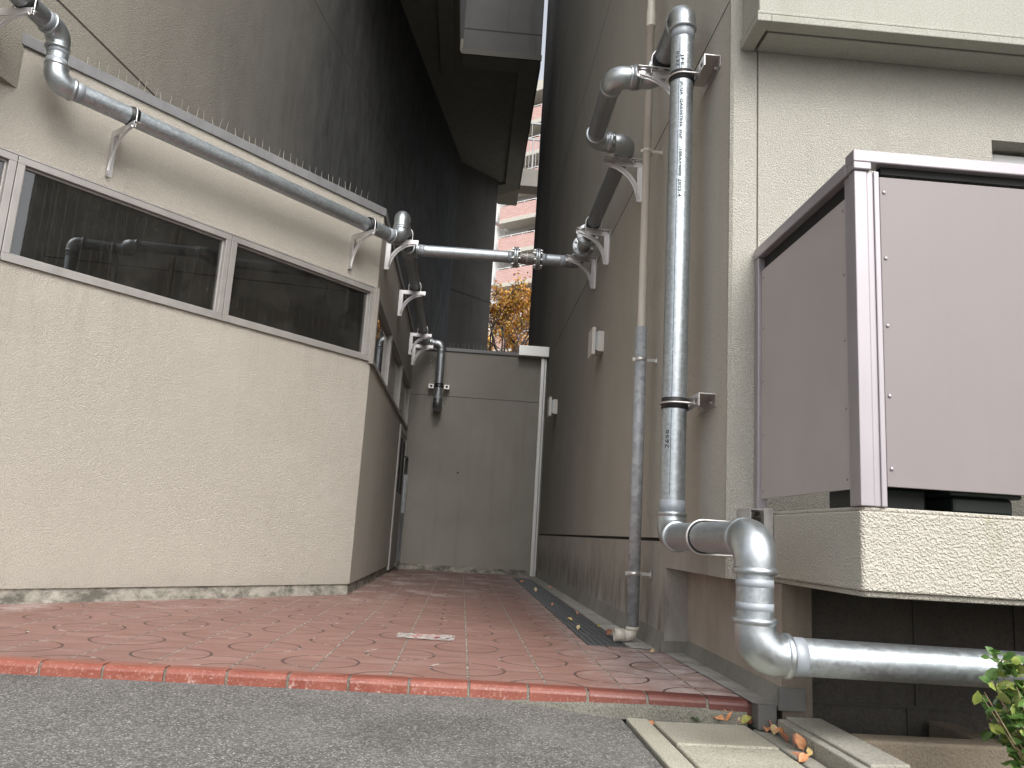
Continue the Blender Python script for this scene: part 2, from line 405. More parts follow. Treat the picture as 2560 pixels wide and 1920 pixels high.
def tile_floor():
    M = N('terracotta_ring_tiles'); p = M.sep(M.geo)
    u = M.math('DIVIDE', M.math('SUBTRACT', p[0], .067), .2985)
    v = M.math('DIVIDE', M.math('SUBTRACT', p[1], 3.435), .3085)
    wob = M.math('MULTIPLY', M.math('SUBTRACT', M.noise(13, 3), .5), .010)
    def rnd(x): return M.math('FLOOR', M.math('ADD', x, .5))
    du = M.math('SUBTRACT', u, rnd(u)); dv = M.math('SUBTRACT', v, rnd(v))
    jy = M.math('ABSOLUTE', M.math('ADD', M.math('MULTIPLY', du, .2985), M.math('MULTIPLY', wob, .25)))
    jx = M.math('ABSOLUTE', M.math('ADD', M.math('MULTIPLY', dv, .3085), M.math('MULTIPLY', wob, .25)))
    a = M.math('MULTIPLY', M.math('ADD', u, v), .5); b = M.math('MULTIPLY', M.math('SUBTRACT', u, v), .5)
    da = M.math('SUBTRACT', a, rnd(a)); db = M.math('SUBTRACT', b, rnd(b))
    ex = M.math('MULTIPLY', M.math('ADD', da, db), .2985); ey = M.math('MULTIPLY', M.math('SUBTRACT', da, db), .3085)
    r = M.math('SQRT', M.math('ADD', M.math('MULTIPLY', ex, ex), M.math('MULTIPLY', ey, ey)))
    rg = M.math('ABSOLUTE', M.math('SUBTRACT', r, .152))
    grain = M.noise(210, 3, .6); mid = M.noise(6, 5, .65); big = M.noise(.8, 4, .6)
    gj = M.noise(22, 4, .7)
    # per-tile tone
    wn = M.n('ShaderNodeTexWhiteNoise', noise_dimensions='2D'); M.L(M.comb(M.math('FLOOR', u), M.math('FLOOR', v), 0), wn.inputs['Vector'])
    c = M.mix(wn.outputs[0], (.185,.092,.070), (.25,.128,.10))
    c = M.mix(M.ramp(mid, .35, .7, 0, .6), c, (.275,.168,.142))
    c = M.mix(M.ramp(big, .35, .65, 0, .35), c, (.22,.12,.098))
    c = M.mix(M.ramp(grain, .5, .3, 0, .6), c, (.09,.045,.036)); c = M.mix(M.ramp(M.noise(1, 5, .7, M.scale(M.geo, (2.5,9,1))), .5, .66, 0, .4), c, (.33,.215,.185)); c = M.mix(M.ramp(M.noise(90,4,.7), .55, .75, 0, .35), c, (.46,.33,.28))
    c = M.mix(M.ramp(M.noise(1, 4, .65, M.scale(M.geo, (4,17,1))), .5, .72, 0, .45), c, (.18,.10,.082))
    # greyed deeper into the alley and by the wall
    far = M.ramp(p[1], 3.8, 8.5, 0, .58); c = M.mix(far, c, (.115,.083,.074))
    eff = M.math('MULTIPLY', M.ramp(M.math('ADD', p[0], M.math('MULTIPLY', mid, .5)), .78, 1.2), M.ramp(M.noise(5, 6, .75), .3, .7))
    c = M.mix(M.math('MULTIPLY', eff, .8), c, (.60,.56,.55))
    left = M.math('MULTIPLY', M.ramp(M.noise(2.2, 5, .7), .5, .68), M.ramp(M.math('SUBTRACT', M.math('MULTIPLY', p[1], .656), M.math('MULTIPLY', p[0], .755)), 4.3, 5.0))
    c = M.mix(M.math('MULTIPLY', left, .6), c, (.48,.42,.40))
    joint = M.math('LESS_THAN', jy, .0042); joint2 = M.math('MULTIPLY', M.math('LESS_THAN', jx, .0042), M.ramp(gj, .30, .42))
    ring = M.math('LESS_THAN', rg, M.math('ADD', .0034, M.math('MULTIPLY', M.noise(6, 4, .7), .0036)))
    mort = M.mix(M.ramp(gj, .42, .60), (.10,.075,.06), (.36,.32,.28))
    mort2 = M.mix(M.ramp(M.noise(9, 4, .7), .56, .64), (.085,.05,.042), (.46,.42,.38))
    c = M.mix(M.math('MULTIPLY', joint2, .8), c, (.085,.048,.04)); c = M.mix(ring, c, mort2); c = M.mix(joint, c, mort)
    k = M.math('MAXIMUM', M.math('MAXIMUM', M.ramp(jy, .006, .003), M.ramp(rg, .007, .003)), M.math('MULTIPLY', joint2, .6))
    h = M.math('SUBTRACT', M.math('MULTIPLY', grain, .25), k)
    M.set(Base_Color=c, Roughness=.78, Normal=M.bump(h, .7, .005)); return M.m
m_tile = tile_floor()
def kerbmat():
    M = N('glazed_red_kerb'); n = M.noise(7, 5, .65); f = M.noise(120, 3)
    p = M.sep(M.geo)
    wn = M.n('ShaderNodeTexWhiteNoise', noise_dimensions='1D'); M.L(M.math('FLOOR', M.math('DIVIDE', M.math('ADD', p[0], .159), .2215)), wn.inputs['W'])
    c = M.mix(wn.outputs[0], (.16,.041,.027), (.21,.058,.039))
    c = M.mix(M.ramp(n, .3, .7), c, (.25,.082,.055)); c = M.mix(M.ramp(f, .55, .75, 0, .4), c, (.5,.33,.28))
    c = M.mix(M.math('MULTIPLY', M.ramp(M.noise(30, 5, .8), .55, .7), M.ramp(p[2], -.012, -.04, 0, .7)), c, (.55,.45,.42))
    c = M.mix(M.ramp(p[0], .25, 1.0, 0, .85), c, (.085,.026,.024))
    M.set(Base_Color=c, Roughness=M.ramp(n, .3, .7, .3, .5), Normal=M.bump(f, .2, .002)); return M.m
m_kerb = kerbmat()
m_mortar = concrete('mortar', (.17,.165,.14), grain=170, strength=1., streak=.2, pits=.8, var=.3)
def soilm():
    M = N('soil'); f = M.noise(70, 5, .7); c = M.mix(M.ramp(f, .3, .7), (.035,.024,.015), (.17,.12,.075))
    c = M.mix(M.ramp(M.voro(60, out='Distance'), .25, .1, 0, .5), c, (.3,.24,.17))
    M.set(Base_Color=c, Roughness=.95, Normal=M.bump(f, 1, .02)); return M.m
m_soil = soilm()

# ------------------------------------------------------------------ key dimensions (metres)
XR = 1.09                       # alley face of the right building
YF = 3.27                       # its street front
YB = 11.3                       # boundary wall
C0 = Vector((-.865, 6.654))     # corner of the low annex
DR = Vector((.656, .755)); NR = Vector((.755, -.656))
def LF(s, d=0): return C0 + DR*s + NR*d
DA = Vector((.178, .984)); NA = Vector((.984, -.178)); PC = Vector((-2.77, 4.464))

# ================================================================== GROUND
def sheet(name, quads, mat):
    b = MB()
    for q in quads:
        b.add(q, [tuple(range(len(q)))])
    return struct(b.build(name, mat))
za, zb = -.047, -.092
sheet('asphalt_road', [
    [(-160,-160,za),(.15,-160,za),(.15,3.15,za),(-160,3.15,za)],
    [(.15,-160,za),(.64,-160,zb),(.64,3.15,zb),(.15,3.15,za)],
    [(.64,-160,zb),(160,-160,zb),(160,1.2,zb),(.64,1.2,zb)],
    [(-160,3.15,za),(-6.2,3.15,za),(-6.2,160,za),(-160,160,za)],
    [(9,3.3,za),(160,3.3,za),(160,160,za),(9,160,za)],
    [(-6.2,11.5,za),(9,11.5,za),(9,160,za),(-6.2,160,za)]], m_asph)
GX0, GX1, GY0, GY1 = .712, .936, 4.385, 10.75
sheet('tile_pavement', [
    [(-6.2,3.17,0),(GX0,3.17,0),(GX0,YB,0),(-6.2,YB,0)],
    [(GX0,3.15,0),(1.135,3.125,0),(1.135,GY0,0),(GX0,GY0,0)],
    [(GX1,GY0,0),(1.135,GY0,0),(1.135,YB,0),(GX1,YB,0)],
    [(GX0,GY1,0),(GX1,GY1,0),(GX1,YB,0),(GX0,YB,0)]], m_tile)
b = MB()   # drain channel under the gratings
b.add([(GX0,GY0,0),(GX1,GY0,0),(GX1,GY1,0),(GX0,GY1,0),(GX0,GY0,-.16),(GX1,GY0,-.16),(GX1,GY1,-.16),(GX0,GY1,-.16)],
      [(4,5,6,7),(0,1,5,4),(1,2,6,5),(2,3,7,6),(3,0,4,7)])
struct(b.build('drain_channel', m_black))
b = MB()
b.add([(GX1+.004,GY0-.05,.004),(1.09,GY0-.05,.004),(1.09,YB,.004),(GX1+.004,YB,.004)], [(0,1,2,3)])
b.add([(1.105,3.0,.004),(1.21,2.985,.004),(1.21,4.27,.004),(1.085,4.27,.004)], [(0,1,2,3)])
def apronm():
    M = N('pale_screed'); n = M.noise(5, 6, .7); f = M.noise(180, 3)
    p = M.sep(M.geo)
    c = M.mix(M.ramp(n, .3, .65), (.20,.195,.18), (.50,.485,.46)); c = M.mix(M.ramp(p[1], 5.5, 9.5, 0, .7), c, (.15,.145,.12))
    c = M.mix(M.ramp(M.noise(2.5, 5, .7), .55, .7, 0, .5), c, (.12,.12,.085)); c = M.mix(M.ramp(p[1], 3.7, 3.0, 0, .8), c, (.15,.148,.14))
    M.set(Base_Color=c, Roughness=.9, Normal=M.bump(f, .4, .004)); return M.m
struct(b.build('concrete_apron', apronm()))
# soil bed under the balcony and beyond the block edging
nx = 40; b = MB(); vs = []; fs = []
for j in range(nx+1):
    for i in range(nx+1):
        x = 1.19 + 4.8*(i/nx)**1.6; y = 1.2 + 1.88*j/nx
        pit = (1.345 < x < 1.82 and y > 2.74)
        z = -.125 + .02*math.sin(9*x+3*y) + random.uniform(-.008,.008) - (.17 if pit else 0)
        vs.append((x, y, z))
for j in range(nx):
    for i in range(nx): a = j*(nx+1)+i; fs.append((a, a+1, a+nx+2, a+nx+1))
b.add(vs, fs, True); struct(b.build('soil_bed', m_soil))

# red kerb: one course of bullnose bricks set in mortar
def yk(x): return 3.185 - (.055*max(0, x-.05)**1.5 if x > .05 else 0)
kb = MB(); JX = .0695; PITCH = .2215
prof = [(.005,.0015),(-.052,.0015),(-.062,-.002),(-.069,-.009),(-.072,-.018),(-.072,-.05),(.005,-.05)]
k = -29
while True:
    x0 = JX + k*PITCH + .0045; x1 = x0 + PITCH - .009; k += 1
    if x0 > 1.09: break
    x1 = min(x1, 1.118)
    jt = random.uniform(-.0015,.0015); n = len(prof)
    vs = [(x0, yk(x0)+p[0]+jt, p[1]) for p in prof] + [(x1, yk(x1)+p[0]+jt, p[1]) for p in prof]
    kb.add(vs, [tuple(range(n)), tuple(range(n,2*n))[::-1]] + [(i, n+i, n+(i+1)%n, (i+1)%n) for i in range(n)])
kerb = struct(kb.build('red_kerb', m_kerb, bevel=.002))
b = MB(); xs = [-6.3 + i*.1 for i in range(75)]
for i in range(len(xs)-1):
    x0, x1 = xs[i], min(xs[i+1], 1.115)
    g0_, g1_ = (.066 + .010*min(1,max(0,(x_+.25)/.9)) for x_ in (x0, x1))
    b.add([(x0,yk(x0)-.064,-.006),(x0,yk(x0)+.012,-.0005),(x0,yk(x0)+.012,-.09),(x0,yk(x0)-g0_-.002,-.09),(x0,yk(x0)-g0_,-.049),
           (x1,yk(x1)-.064,-.006),(x1,yk(x1)+.012,-.0005),(x1,yk(x1)+.012,-.09),(x1,yk(x1)-g1_-.002,-.09),(x1,yk(x1)-g1_,-.049)],
          [(0,1,6,5),(4,0,5,9),(3,4,9,8)])
struct(b.build('kerb_mortar', m_mortar))

# ================================================================== LOW ANNEX (left)
ann = thing('annex_building', 'low beige stucco annex with a long strip of wired windows, left of the alley', 'building', (C0.x, C0.y, 0))
path = [tuple(LF(-5)), tuple(C0), (C0.x, YB)]
Z0, Z1, ZT = 1.915, 2.552, 3.245
b = MB(); b.strip(path, 0, -.16, .085, Z0); b.strip(path, 0, -.16, Z1, ZT)
b.build('wall', m_annex, ann)
b = MB(); b.strip(path, -.012, -.15, -.05, .085); b.build('plinth', m_plinth, ann)
b = MB(); b.strip(path, .016, -.18, ZT-.028, ZT+.045); b.build('parapet_flashing', m_flash, ann, bevel=.004)
# dark room behind the glass
b = MB(); inner = [tuple(LF(-5,-.17)), (-1.03, 6.57), (-1.03, YB-.02), (-3.2, YB-.02), (-5.6,4.6)]
n = len(inner); b.add([(p[0],p[1],1.2) for p in inner]+[(p[0],p[1],2.9) for p in inner], [tuple(range(n)), tuple(range(n,2*n))[::-1]]+[(i,n+i,n+(i+1)%n,(i+1)%n) for i in range(2, n)])
b.build('room_interior', paint('dim_room', (.045,.045,.042), .9, .2), ann)
def seg_T(origin, direction):
    """matrix: x along direction, y inward(left), z up"""
    d = Vector((direction.x, direction.y, 0)); l = Vector((-direction.y, direction.x, 0))
    return Matrix(((d.x, l.x, 0, origin.x), (d.y, l.y, 0, origin.y), (0,0,1,0), (0,0,0,1)))
TF = seg_T(C0, DR); TS = seg_T(C0, Vector((0,1)))
def window(T, s0, s1, gmat, fw=.05, cover=None):
    b = MB(); z0, z1 = Z0+.002, Z1-.002
    b.box(s0, s1, -.010, .09, z0, z0+.044, T); b.box(s0, s1, -.010, .09, z1-.042, z1, T)
    b.box(s0, s0+fw, -.010, .09, z0+.044, z1-.042, T); b.box(s1-fw, s1, -.010, .09, z0+.044, z1-.042, T)
    # inner sash lip
    b.box(s0+fw, s1-fw, .016, .06, z0+.044, z0+.057, T); b.box(s0+fw, s1-fw, .016, .06, z1-.056, z1-.042, T)
    b.box(s0+fw, s0+fw+.012, .016, .06, z0+.057, z1-.056, T); b.box(s1-fw-.012, s1-fw, .016, .06, z0+.057, z1-.056, T)
    w = b.build('window', m_frame, ann, bevel=.0025)
    g = MB(); g.box(s0+fw+.004, s1-fw-.004, .030, .036, z0+.046, z1-.044, T); g.build('pane', gmat, w)
    sl = MB(); sl.box(s0, s1, -.018, -.011, z0-.004, z0+.012, T); sl.build('sill', m_frame, w)
    return w
window(TF, -1.420, -.030, m_glass, .045); window(TF, -2.842, -1.424, m_glass, .042); window(TF, -4.30, -2.846, m_glass, .042)
window(TS, .06, 1.50, m_glass2, .06); window(TS, 1.504, 3.02, m_glass2, .06); window(TS, 3.024, 4.60, m_glass2, .06)
b = MB(); b.strip([tuple(LF(-.032)), tuple(C0), (C0.x, C0.y+.058)], .024, -.09, Z0-.02, Z1+.006); b.build('corner_post', paint('corner_post_paint', (.27,.25,.23), .5, .06), ann, bevel=.004)
# sealant bead above the windows
b = MB(); b.strip([tuple(LF(-4.4)), tuple(LF(-.04))], .007, -.02, Z1+.002, Z1+.012); b.build('sealant', m_frame, ann)
# service door at the far end of the side wall
dT = TS
b = MB(); b.box(3.42, 3.48, -.02, .05, .03, 1.84, dT); b.box(4.54, 4.60, -.02, .05, .03, 1.84, dT); b.box(3.48, 4.54, -.02, .05, 1.78, 1.84, dT)
door = b.build('door', m_frame, ann, bevel=.003)
b = MB(); b.box(3.48, 4.0, -.012, .03, .03, 1.78, dT); b.box(4.01, 4.54, -.006, .03, .03, 1.78, dT); b.build('door_leaf', paint('door_leaf_paint', (.17,.16,.15), .5, .08), door)
b = MB(); b.box(3.60, 3.88, -.016, -.011, 1.0, 1.7, dT); b.box(4.12, 4.42, -.010, -.005, 1.0, 1.7, dT); b.build('door_pane', m_black, door)
def spikes(path, z, step, h):
    b = MB(); d = (Vector(path[1])-Vector(path[0])); L = d.length; d.normalize(); nrm = Vector((d.y,-d.x))
    b.tube([(path[0][0],path[0][1],z+.003),(path[1][0],path[1][1],z+.003)], .004, 5)
    t = 0
    while t < L:
        p = Vector(path[0]) + d*(t+random.uniform(-.012,.012)); q = p + nrm*random.uniform(-.02,.02) + d*random.uniform(-.008,.008)
        b.tube([(p.x,p.y,z),(q.x,q.y,z+h*random.uniform(.8,1.1))], [.0014,.0008], 4)
        t += step
    return b
m_spike = paint('pale_spike_wire', (.5,.47,.4), .4, .05)
b = spikes([tuple(LF(-2.55,-.02)), tuple(LF(-.15,-.02))], ZT+.045, .062, .085)
tag(b.build('bird_spike_strip', m_spike), 'row of thin upright bird spikes along the flashing on top of the beige annex wall', 'bird spikes', 'bird spike strips')
# conduits beside the door
t = thing('service_conduit', 'pair of thin grey conduits bending into the annex side wall beside the far door', 'conduit', (C0.x, 11.05, 0))
for i, (yy, dx) in enumerate(((11.02,.045),(11.10,.06))):
    b = MB(); X = C0.x
    b.tube([(X-.02,yy-.25,1.50),(X+dx,yy-.22,1.50),(X+dx,yy-.02,1.50),(X+dx,yy,1.47),(X+dx,yy,.16),(X+dx,yy-.02,.11),(X+dx,yy-.05,.09),(X+dx,yy-.5,.09)], .011, 10)
    c = b.build('conduit', m_dark, t)
    g = MB(); g.cyl((X+dx,yy,.75),(X+dx,yy,1.27),.016,10); g.build('pale_sleeve', m_sleeve, c)

# ================================================================== TOWER behind the annex
tw = thing('tower_building', 'tall stained concrete tower rising behind the annex, blackened deep in the alley', 'building', (PC.x, PC.y, 2.94))
A0 = PC - DA*3.2
E1 = (-.598, 16.62); E2 = (.295, 17.45)
ZTB = 2.945; ZTT = 13.2
b = MB()
b.prism([tuple(A0), (PC+DA*12.35).to_tuple() if False else E1, (-1.2, 17.3), (-7.5, 17.3), (-7.5, A0.y)], ZTB, ZTT)
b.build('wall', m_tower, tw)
b = MB(); b.prism([(E1[0]-.004, E1[1]-.004), E2, (-.2, 19.5), (-1.5, 19.5)], 2.0, ZTT-.01); b.build('return_wall', m_tower2, tw)
# underside slabs over the alley
ZS = 8.595
def on_A(y): return PC + DA*((y-PC.y)/DA.y)
b = MB()
b.prism([tuple(on_A(8.6)+NA*.004), tuple(on_A(16.6)+NA*.004), (-.60,12.47), (-.60,8.6)], ZS+.06, ZS+.3)
b.prism([(-.599,12.47),(.78,12.47),(.78,17.70),(-.155,18.54),(-.34,18.33),(-.592,16.75)], ZS+.0601, ZS+.3)
b.build('soffit', m_soffit, tw)
b = MB()
b.prism([(-.56,12.452),(.79,12.452),(.79,12.87),(-.56,12.87)], ZS, ZS+.07)
b.prism([(.43,12.872),(.79,12.872),(.80,17.72),(.458,17.475)], ZS, ZS+.07)
b.prism([(.457,17.478),(.799,17.722),(-.155,18.57),(-.36,18.33),(-.40,18.08)], ZS, ZS+.07)
b.build('soffit_border', paint('soffit_border_paint', (.20,.195,.165), .85, .1, streak=.2, spec=.2), tw, bevel=.008)
b = MB(); b.prism([(-.935,8.6),(-.695,8.6),(-.695,13.07),(-.935,13.07)], ZS-.06, ZS+.07); b.build('soffit_beam', m_soffit, tw, bevel=.01)
b = MB(); b.prism([(.80,17.725),(.81,18.73),(.35,18.71),(.13,18.34)], ZS+.02, ZS+.5); b.build('corner_slab', paint('corner_slab_paint', (.26,.25,.21), .85, .1, streak=.2), tw)
b = MB(); b.box(-.55, .80, 12.43, 12.60, ZS+.10, 11.2); b.build('parapet', m_parapet, tw)
b = MB(); b.box(-.575, .812, 12.425, 12.451, ZS-.004, ZS+.10); b.box(.782, .812, 12.62, 17.7, ZS-.004, ZS+.7); b.build('drip_edge', paint('drip_edge_paint', (.07,.065,.055), .8, .1), tw)
# ================================================================== BOUNDARY WALL (end of alley)
bw = thing('boundary_wall', 'grey stained stucco wall closing the end of the alley, capped with grey flashing', 'wall', (.1, YB, 0))
b = MB(); b.box(C0.x-.3, XR, YB, YB+.16, .075, 3.10); b.build('wall', m_back, bw)
b = MB(); b.box(C0.x, XR-.02, YB-.012, YB+.1, -.04, .075); b.build('plinth', m_plinth, bw)
b = MB(); b.box(C0.x-.3, XR, YB-.022, YB+.18, 3.10, 3.15); b.build('coping', m_flash, bw, bevel=.004)
for ax_, az_ in ((-.60,2.95),(-.605,2.87),(-.39,2.30)):
    b = MB(); b.cyl((ax_,YB-.004,az_),(ax_,YB+.002,az_),.009,10); b.build('wall_plug', m_lamp, bw)
b = MB(); b.cyl((-.105,YB-.012,1.36),(-.105,YB+.002,1.36),.012,10); b.build('anchor_stub', m_black, bw)
b = spikes([(-.34,YB+.06),(.36,YB+.06)], 3.15, .055, .10)
tag(b.build('bird_spike_strip', m_spike), 'short row of bird spikes on the coping of the grey wall closing the alley', 'bird spikes', 'bird spike strips')
dp = thing('rainwater_downpipe', 'shiny stainless box duct and downpipe in the corner at the end of the alley', 'downpipe', (1.03, YB-.05, 0))
b = MB(); b.box(.645, XR-.004, YB-.16, YB+.02, 3.085, 3.235); b.build('box_header', m_sus2, dp, bevel=.006)
b = MB(); b.box(.985, 1.035, YB-.075, YB-.024, .0, 3.083); b.box(1.040, 1.066, YB-.060, YB-.024, .0, 3.083); b.build('pipe', m_sus2, dp, bevel=.003)

# ================================================================== RIGHT BUILDING
rb = thing('apartment_block', 'beige stucco apartment block on the right with mauve panelled balcony', 'building', (XR, YF, 0))
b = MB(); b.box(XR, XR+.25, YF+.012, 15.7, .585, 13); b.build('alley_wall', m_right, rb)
b = MB(); b.box(XR+.012, XR+.25, YF+.02, 15.69, .566, .585); b.build('joint', m_black, rb)
b = MB(); b.box(XR+.004, XR+.25, 4.27, 15.69, 0, .566); b.box(XR+.004, XR+.116, YF+.004, 4.27, .43, .566); b.build('base_wall', m_base, rb)
# front corner: rough strip + front wall with window opening
WX0, WZ0, WZ1 = 2.315, 1.55, 2.476
b = MB()
b.prism([(XR,YF+.012),(XR+.012,YF),(1.208,YF),(1.208,YF+.25),(XR,YF+.25)], .43, .5849)
b.prism([(XR-.001,YF+.012),(XR+.012,YF),(1.208,YF),(1.208,YF+.2),(XR-.001,YF+.03)], .5849, 13)
b.box(1.216, WX0, YF, YF+.25, .43, 13); b.box(WX0, 9, YF, YF+.25, .43, WZ0); b.box(WX0, 9, YF, YF+.25, WZ1, 13); b.box(3.6, 9, YF+.001, YF+.249, WZ0, WZ1)
b.build('front_wall', m_front, rb)
b = MB(); b.box(1.2, 1.22, YF+.02, YF+.05, .43, 12.9); b.build('wall_joint', m_black, rb)
b = MB(); b.box(WX0+.02, WX0+.07, YF+.09, YF+.16, WZ0, WZ1-.02); b.box(WX0+.07, 3.6, YF+.09, YF+.16, WZ1-.075, WZ1-.02); b.box(2.95,3.0,YF+.09,YF+.16,WZ0,WZ1-.075)
w = b.build('window', m_white, rb, bevel=.003)
g = MB(); g.box(WX0+.07, 3.6, YF+.12, YF+.126, WZ0, WZ1-.075); g.build('pane', m_glass2, w)
g = MB(); g.box(WX0, 3.65, YF+.26, YF+.28, WZ0-.1, WZ1+.1); g.build('room_interior', m_black, w)
# upper balcony
b = MB()
b.box(1.128, 9, 3.042, YF, 2.845, 2.86); b.box(1.128, 1.19, 3.042, YF-.004, 2.811, 2.845); b.box(1.19, 9, 3.042, 3.112, 2.811, 2.845); b.box(1.205, 9, 3.127, YF-.004, 2.812, 2.8445)
b.box(1.140, 9, 3.056, YF-.002, 2.86, 4.1)
ub = b.build('upper_balcony', m_eave, rb, bevel=.004)
# lower balcony slab / kerb
b = MB(); YC = 2.364; XB = 1.199
b.prism([(XB,YC+.008),(XB+.008,YC),(9,YC),(9,YF-.003),(XB,YF-.003)], .452, .688)
b.prism([(XB+.012,YC+.02),(XB+.02,YC+.012),(9,YC+.012),(9,YF-.004),(XB+.012,YF-.004)], .688, .702)
b.prism([(XB+.012,YC+.025),(XB+.02,YC+.017),(9,YC+.017),(9,YF-.004),(XB+.012,YF-.004)], .434, .452)
b.build('balcony_slab', m_slab, rb, bevel=.007, seg=3)
# balcony screen: posts, rails, panels, rivets
b = MB(); b.box(1.202, 1.245, YC+.004, YC+.044, .703, 1.795); b.box(1.245, 1.285, YC+.008, YC+.044, .703, 1.795); b.box(1.207,1.243,YC+.044,YC+.085,.703,1.795)
b.box(1.266, 1.284, YC+.001, YC+.008, .703, 1.795); b.build('corner_post', m_rail, rb, bevel=.003)
b = MB(); b.box(1.200, 1.240, 3.222, 3.262, .703, 1.795); b.build('wall_post', m_rail, rb, bevel=.003)
b = MB(); b.box(2.55, 2.61, YC+.004, YC+.06, .703, 1.795); b.build('end_post', m_rail, rb, bevel=.003)
b = MB(); b.box(1.196, 6, YC-.006, YC+.055, 1.822, 1.864); b.box(1.196, 1.256, YC+.055, 3.262, 1.795, 1.842)
b.box(1.196,1.256,YC-.006,YC+.055,1.796,1.822); b.build('top_rail', m_rail, rb, bevel=.004)
b = MB(); b.box(1.30, 6, YC+.02, YC+.05, 1.796, 1.821); b.build('rail_gap_shade', m_black, rb)  # black strips stand in for the shaded rail channel and gap
b = MB(); b.box(1.228, 1.25, YC+.087, 3.22, 1.70, 1.794); b.build('rail_gap_shade', m_black, rb)
b = MB(); b.box(1.290, 2.545, YC+.012, YC+.018, .766, 1.782); fp = b.build('front_panel', m_mauve, rb, bevel=.002)
b = MB(); b.box(2.615, 5, YC+.012, YC+.018, .766, 1.782); b.build('front_panel', m_mauve, rb, bevel=.002)
b = MB(); b.box(1.214, 1.220, YC+.087, 3.220, .757, 1.735); sp = b.build('side_panel', m_mauve_side, rb, bevel=.002)
for z in (1.728,1.501,1.276,1.049,.821):
    g = MB(); g.ball((1.305,YC+.011,z), .0066, 12, 1, .55, 1); g.build('rivet', m_rail, fp)
    g = MB(); g.ball((1.213,YC+.112,z-.03), .006, 10, .55, 1, 1); g.build('rivet', m_rail, sp)
    g = MB(); g.ball((1.213,3.195,z-.03), .006, 10, .55, 1, 1); g.build('rivet', m_rail, sp)
# recess below the balcony
b = MB(); b.box(1.098, 1.30, 4.262, 4.40, 0, .43); b.build('pier', m_base, rb)
b = MB(); b.box(1.212, 1.30, 3.006, 4.268, 0, .432); b.build('recess_wall', m_recess, rb)
b = MB(); b.box(1.2125, 1.324, 3.0, 3.0055, -.3, .432); b.box(1.3005,1.324,3.0055,3.062,-.3,.432); b.box(1.2125,1.3,3.0055,3.06,-.3,-.002); b.build('end_pier', concrete('end_pier_render', (.17,.145,.118), streak=.5), rb)
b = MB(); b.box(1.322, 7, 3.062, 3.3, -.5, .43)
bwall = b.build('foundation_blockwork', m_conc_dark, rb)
b = MB()
for zc in (-.19, .009, .21): b.box(1.33, 7, 3.056, 3.062, zc-.005, zc+.005)
for r_, (z0, z1) in enumerate(((-.5,-.195),(-.185,.004),(.014,.205),(.215,.43))):
    for i in range(12):
        x = 1.352 + i*.4 + (-.035 if r_ == 1 else 0)
        b.box(x-.005, x+.005, 3.056, 3.062, z0, z1)
b.build('block_joints', paint('block_joint', (.05,.046,.04), .9), bwall)
# base flashing strips
def wedge(b, pts, T=None):
    return b
b = MB()
b.add([(XR+.004,4.27,.10),(XR+.004,15.6,.10),(XR-.022,15.6,.0),(XR-.022,4.27,.0),(XR+.004,4.27,0),(XR+.004,15.6,0)], [(0,3,2,1),(0,4,3),(1,2,5)])
b.box(XR-.018, 1.215, 4.235, 4.262, 0, .058)
b.add([(1.213,2.985,.066),(1.213,4.24,.072),(1.186,4.24,0),(1.186,2.985,0),(1.213,2.985,0)], [(0,3,2,1),(0,4,3)])
b.build('base_flashing', m_gutterfl, rb)
b = MB(); b.box(1.1865, 1.287, 2.972, 2.9845, -.012, .067); b.build('flashing_end', m_flash_d, rb, bevel=.002)
b = MB(); b.box(1.116, 1.186, 2.985, 3.12, -.085, .003); b.build('flashing_end', m_flash_d, rb, bevel=.003)

# things standing on the balcony
def crate(x0, x1, y0, y1, h, name, label):
    t = thing(name, label, 'crate', (x0, y0, .703))
    b = MB(); z = .704
    b.prism([(x0+.02,y0+.02),(x1-.02,y0+.02),(x1-.02,y1-.02),(x0+.02,y1-.02)], z, z+h-.03)
    b.build('body', m_green, t, bevel=.01)
    b = MB(); b.box(x0, x1, y0, y1, z+h-.03, z+h); b.build('rim', m_green, t, bevel=.008)
crate(1.29, 1.53, 2.52, 2.84, .105, 'storage_crate', 'dark green plastic crate just behind the balcony corner post')
crate(1.54, 1.78, 2.46, 2.78, .085, 'storage_crate', 'low dark green crate further along the balcony under the front panel')

# external landing seen through the gap beyond the tower
ld = thing('landing', 'dark concrete landing with thin railing bridging the gap high above the alley', 'landing', (1.2, 19, 9.3))
b = MB(); b.box(.5, 2.4, 19, 19.5, 9.30, 9.77); b.build('slab', paint('landing_paint', (.2,.19,.17), .8, .1), ld)
b = MB(); b.box(.5, 2.4, 19.02, 19.06, 10.58, 10.63)
for i in range(22): b.box(.55+i*.085, .565+i*.085, 19.03, 19.05, 9.78, 10.58)
b.box(1.14,1.18,19.02,19.06,9.78,10.58); b.box(.5, 2.4, 19.02, 19.06, 11.03, 11.08)
for i in range(8): b.box(.6+i*.25, .615+i*.25, 19.03, 19.05, 10.63, 11.03)
b.build('railing', m_dark, ld)

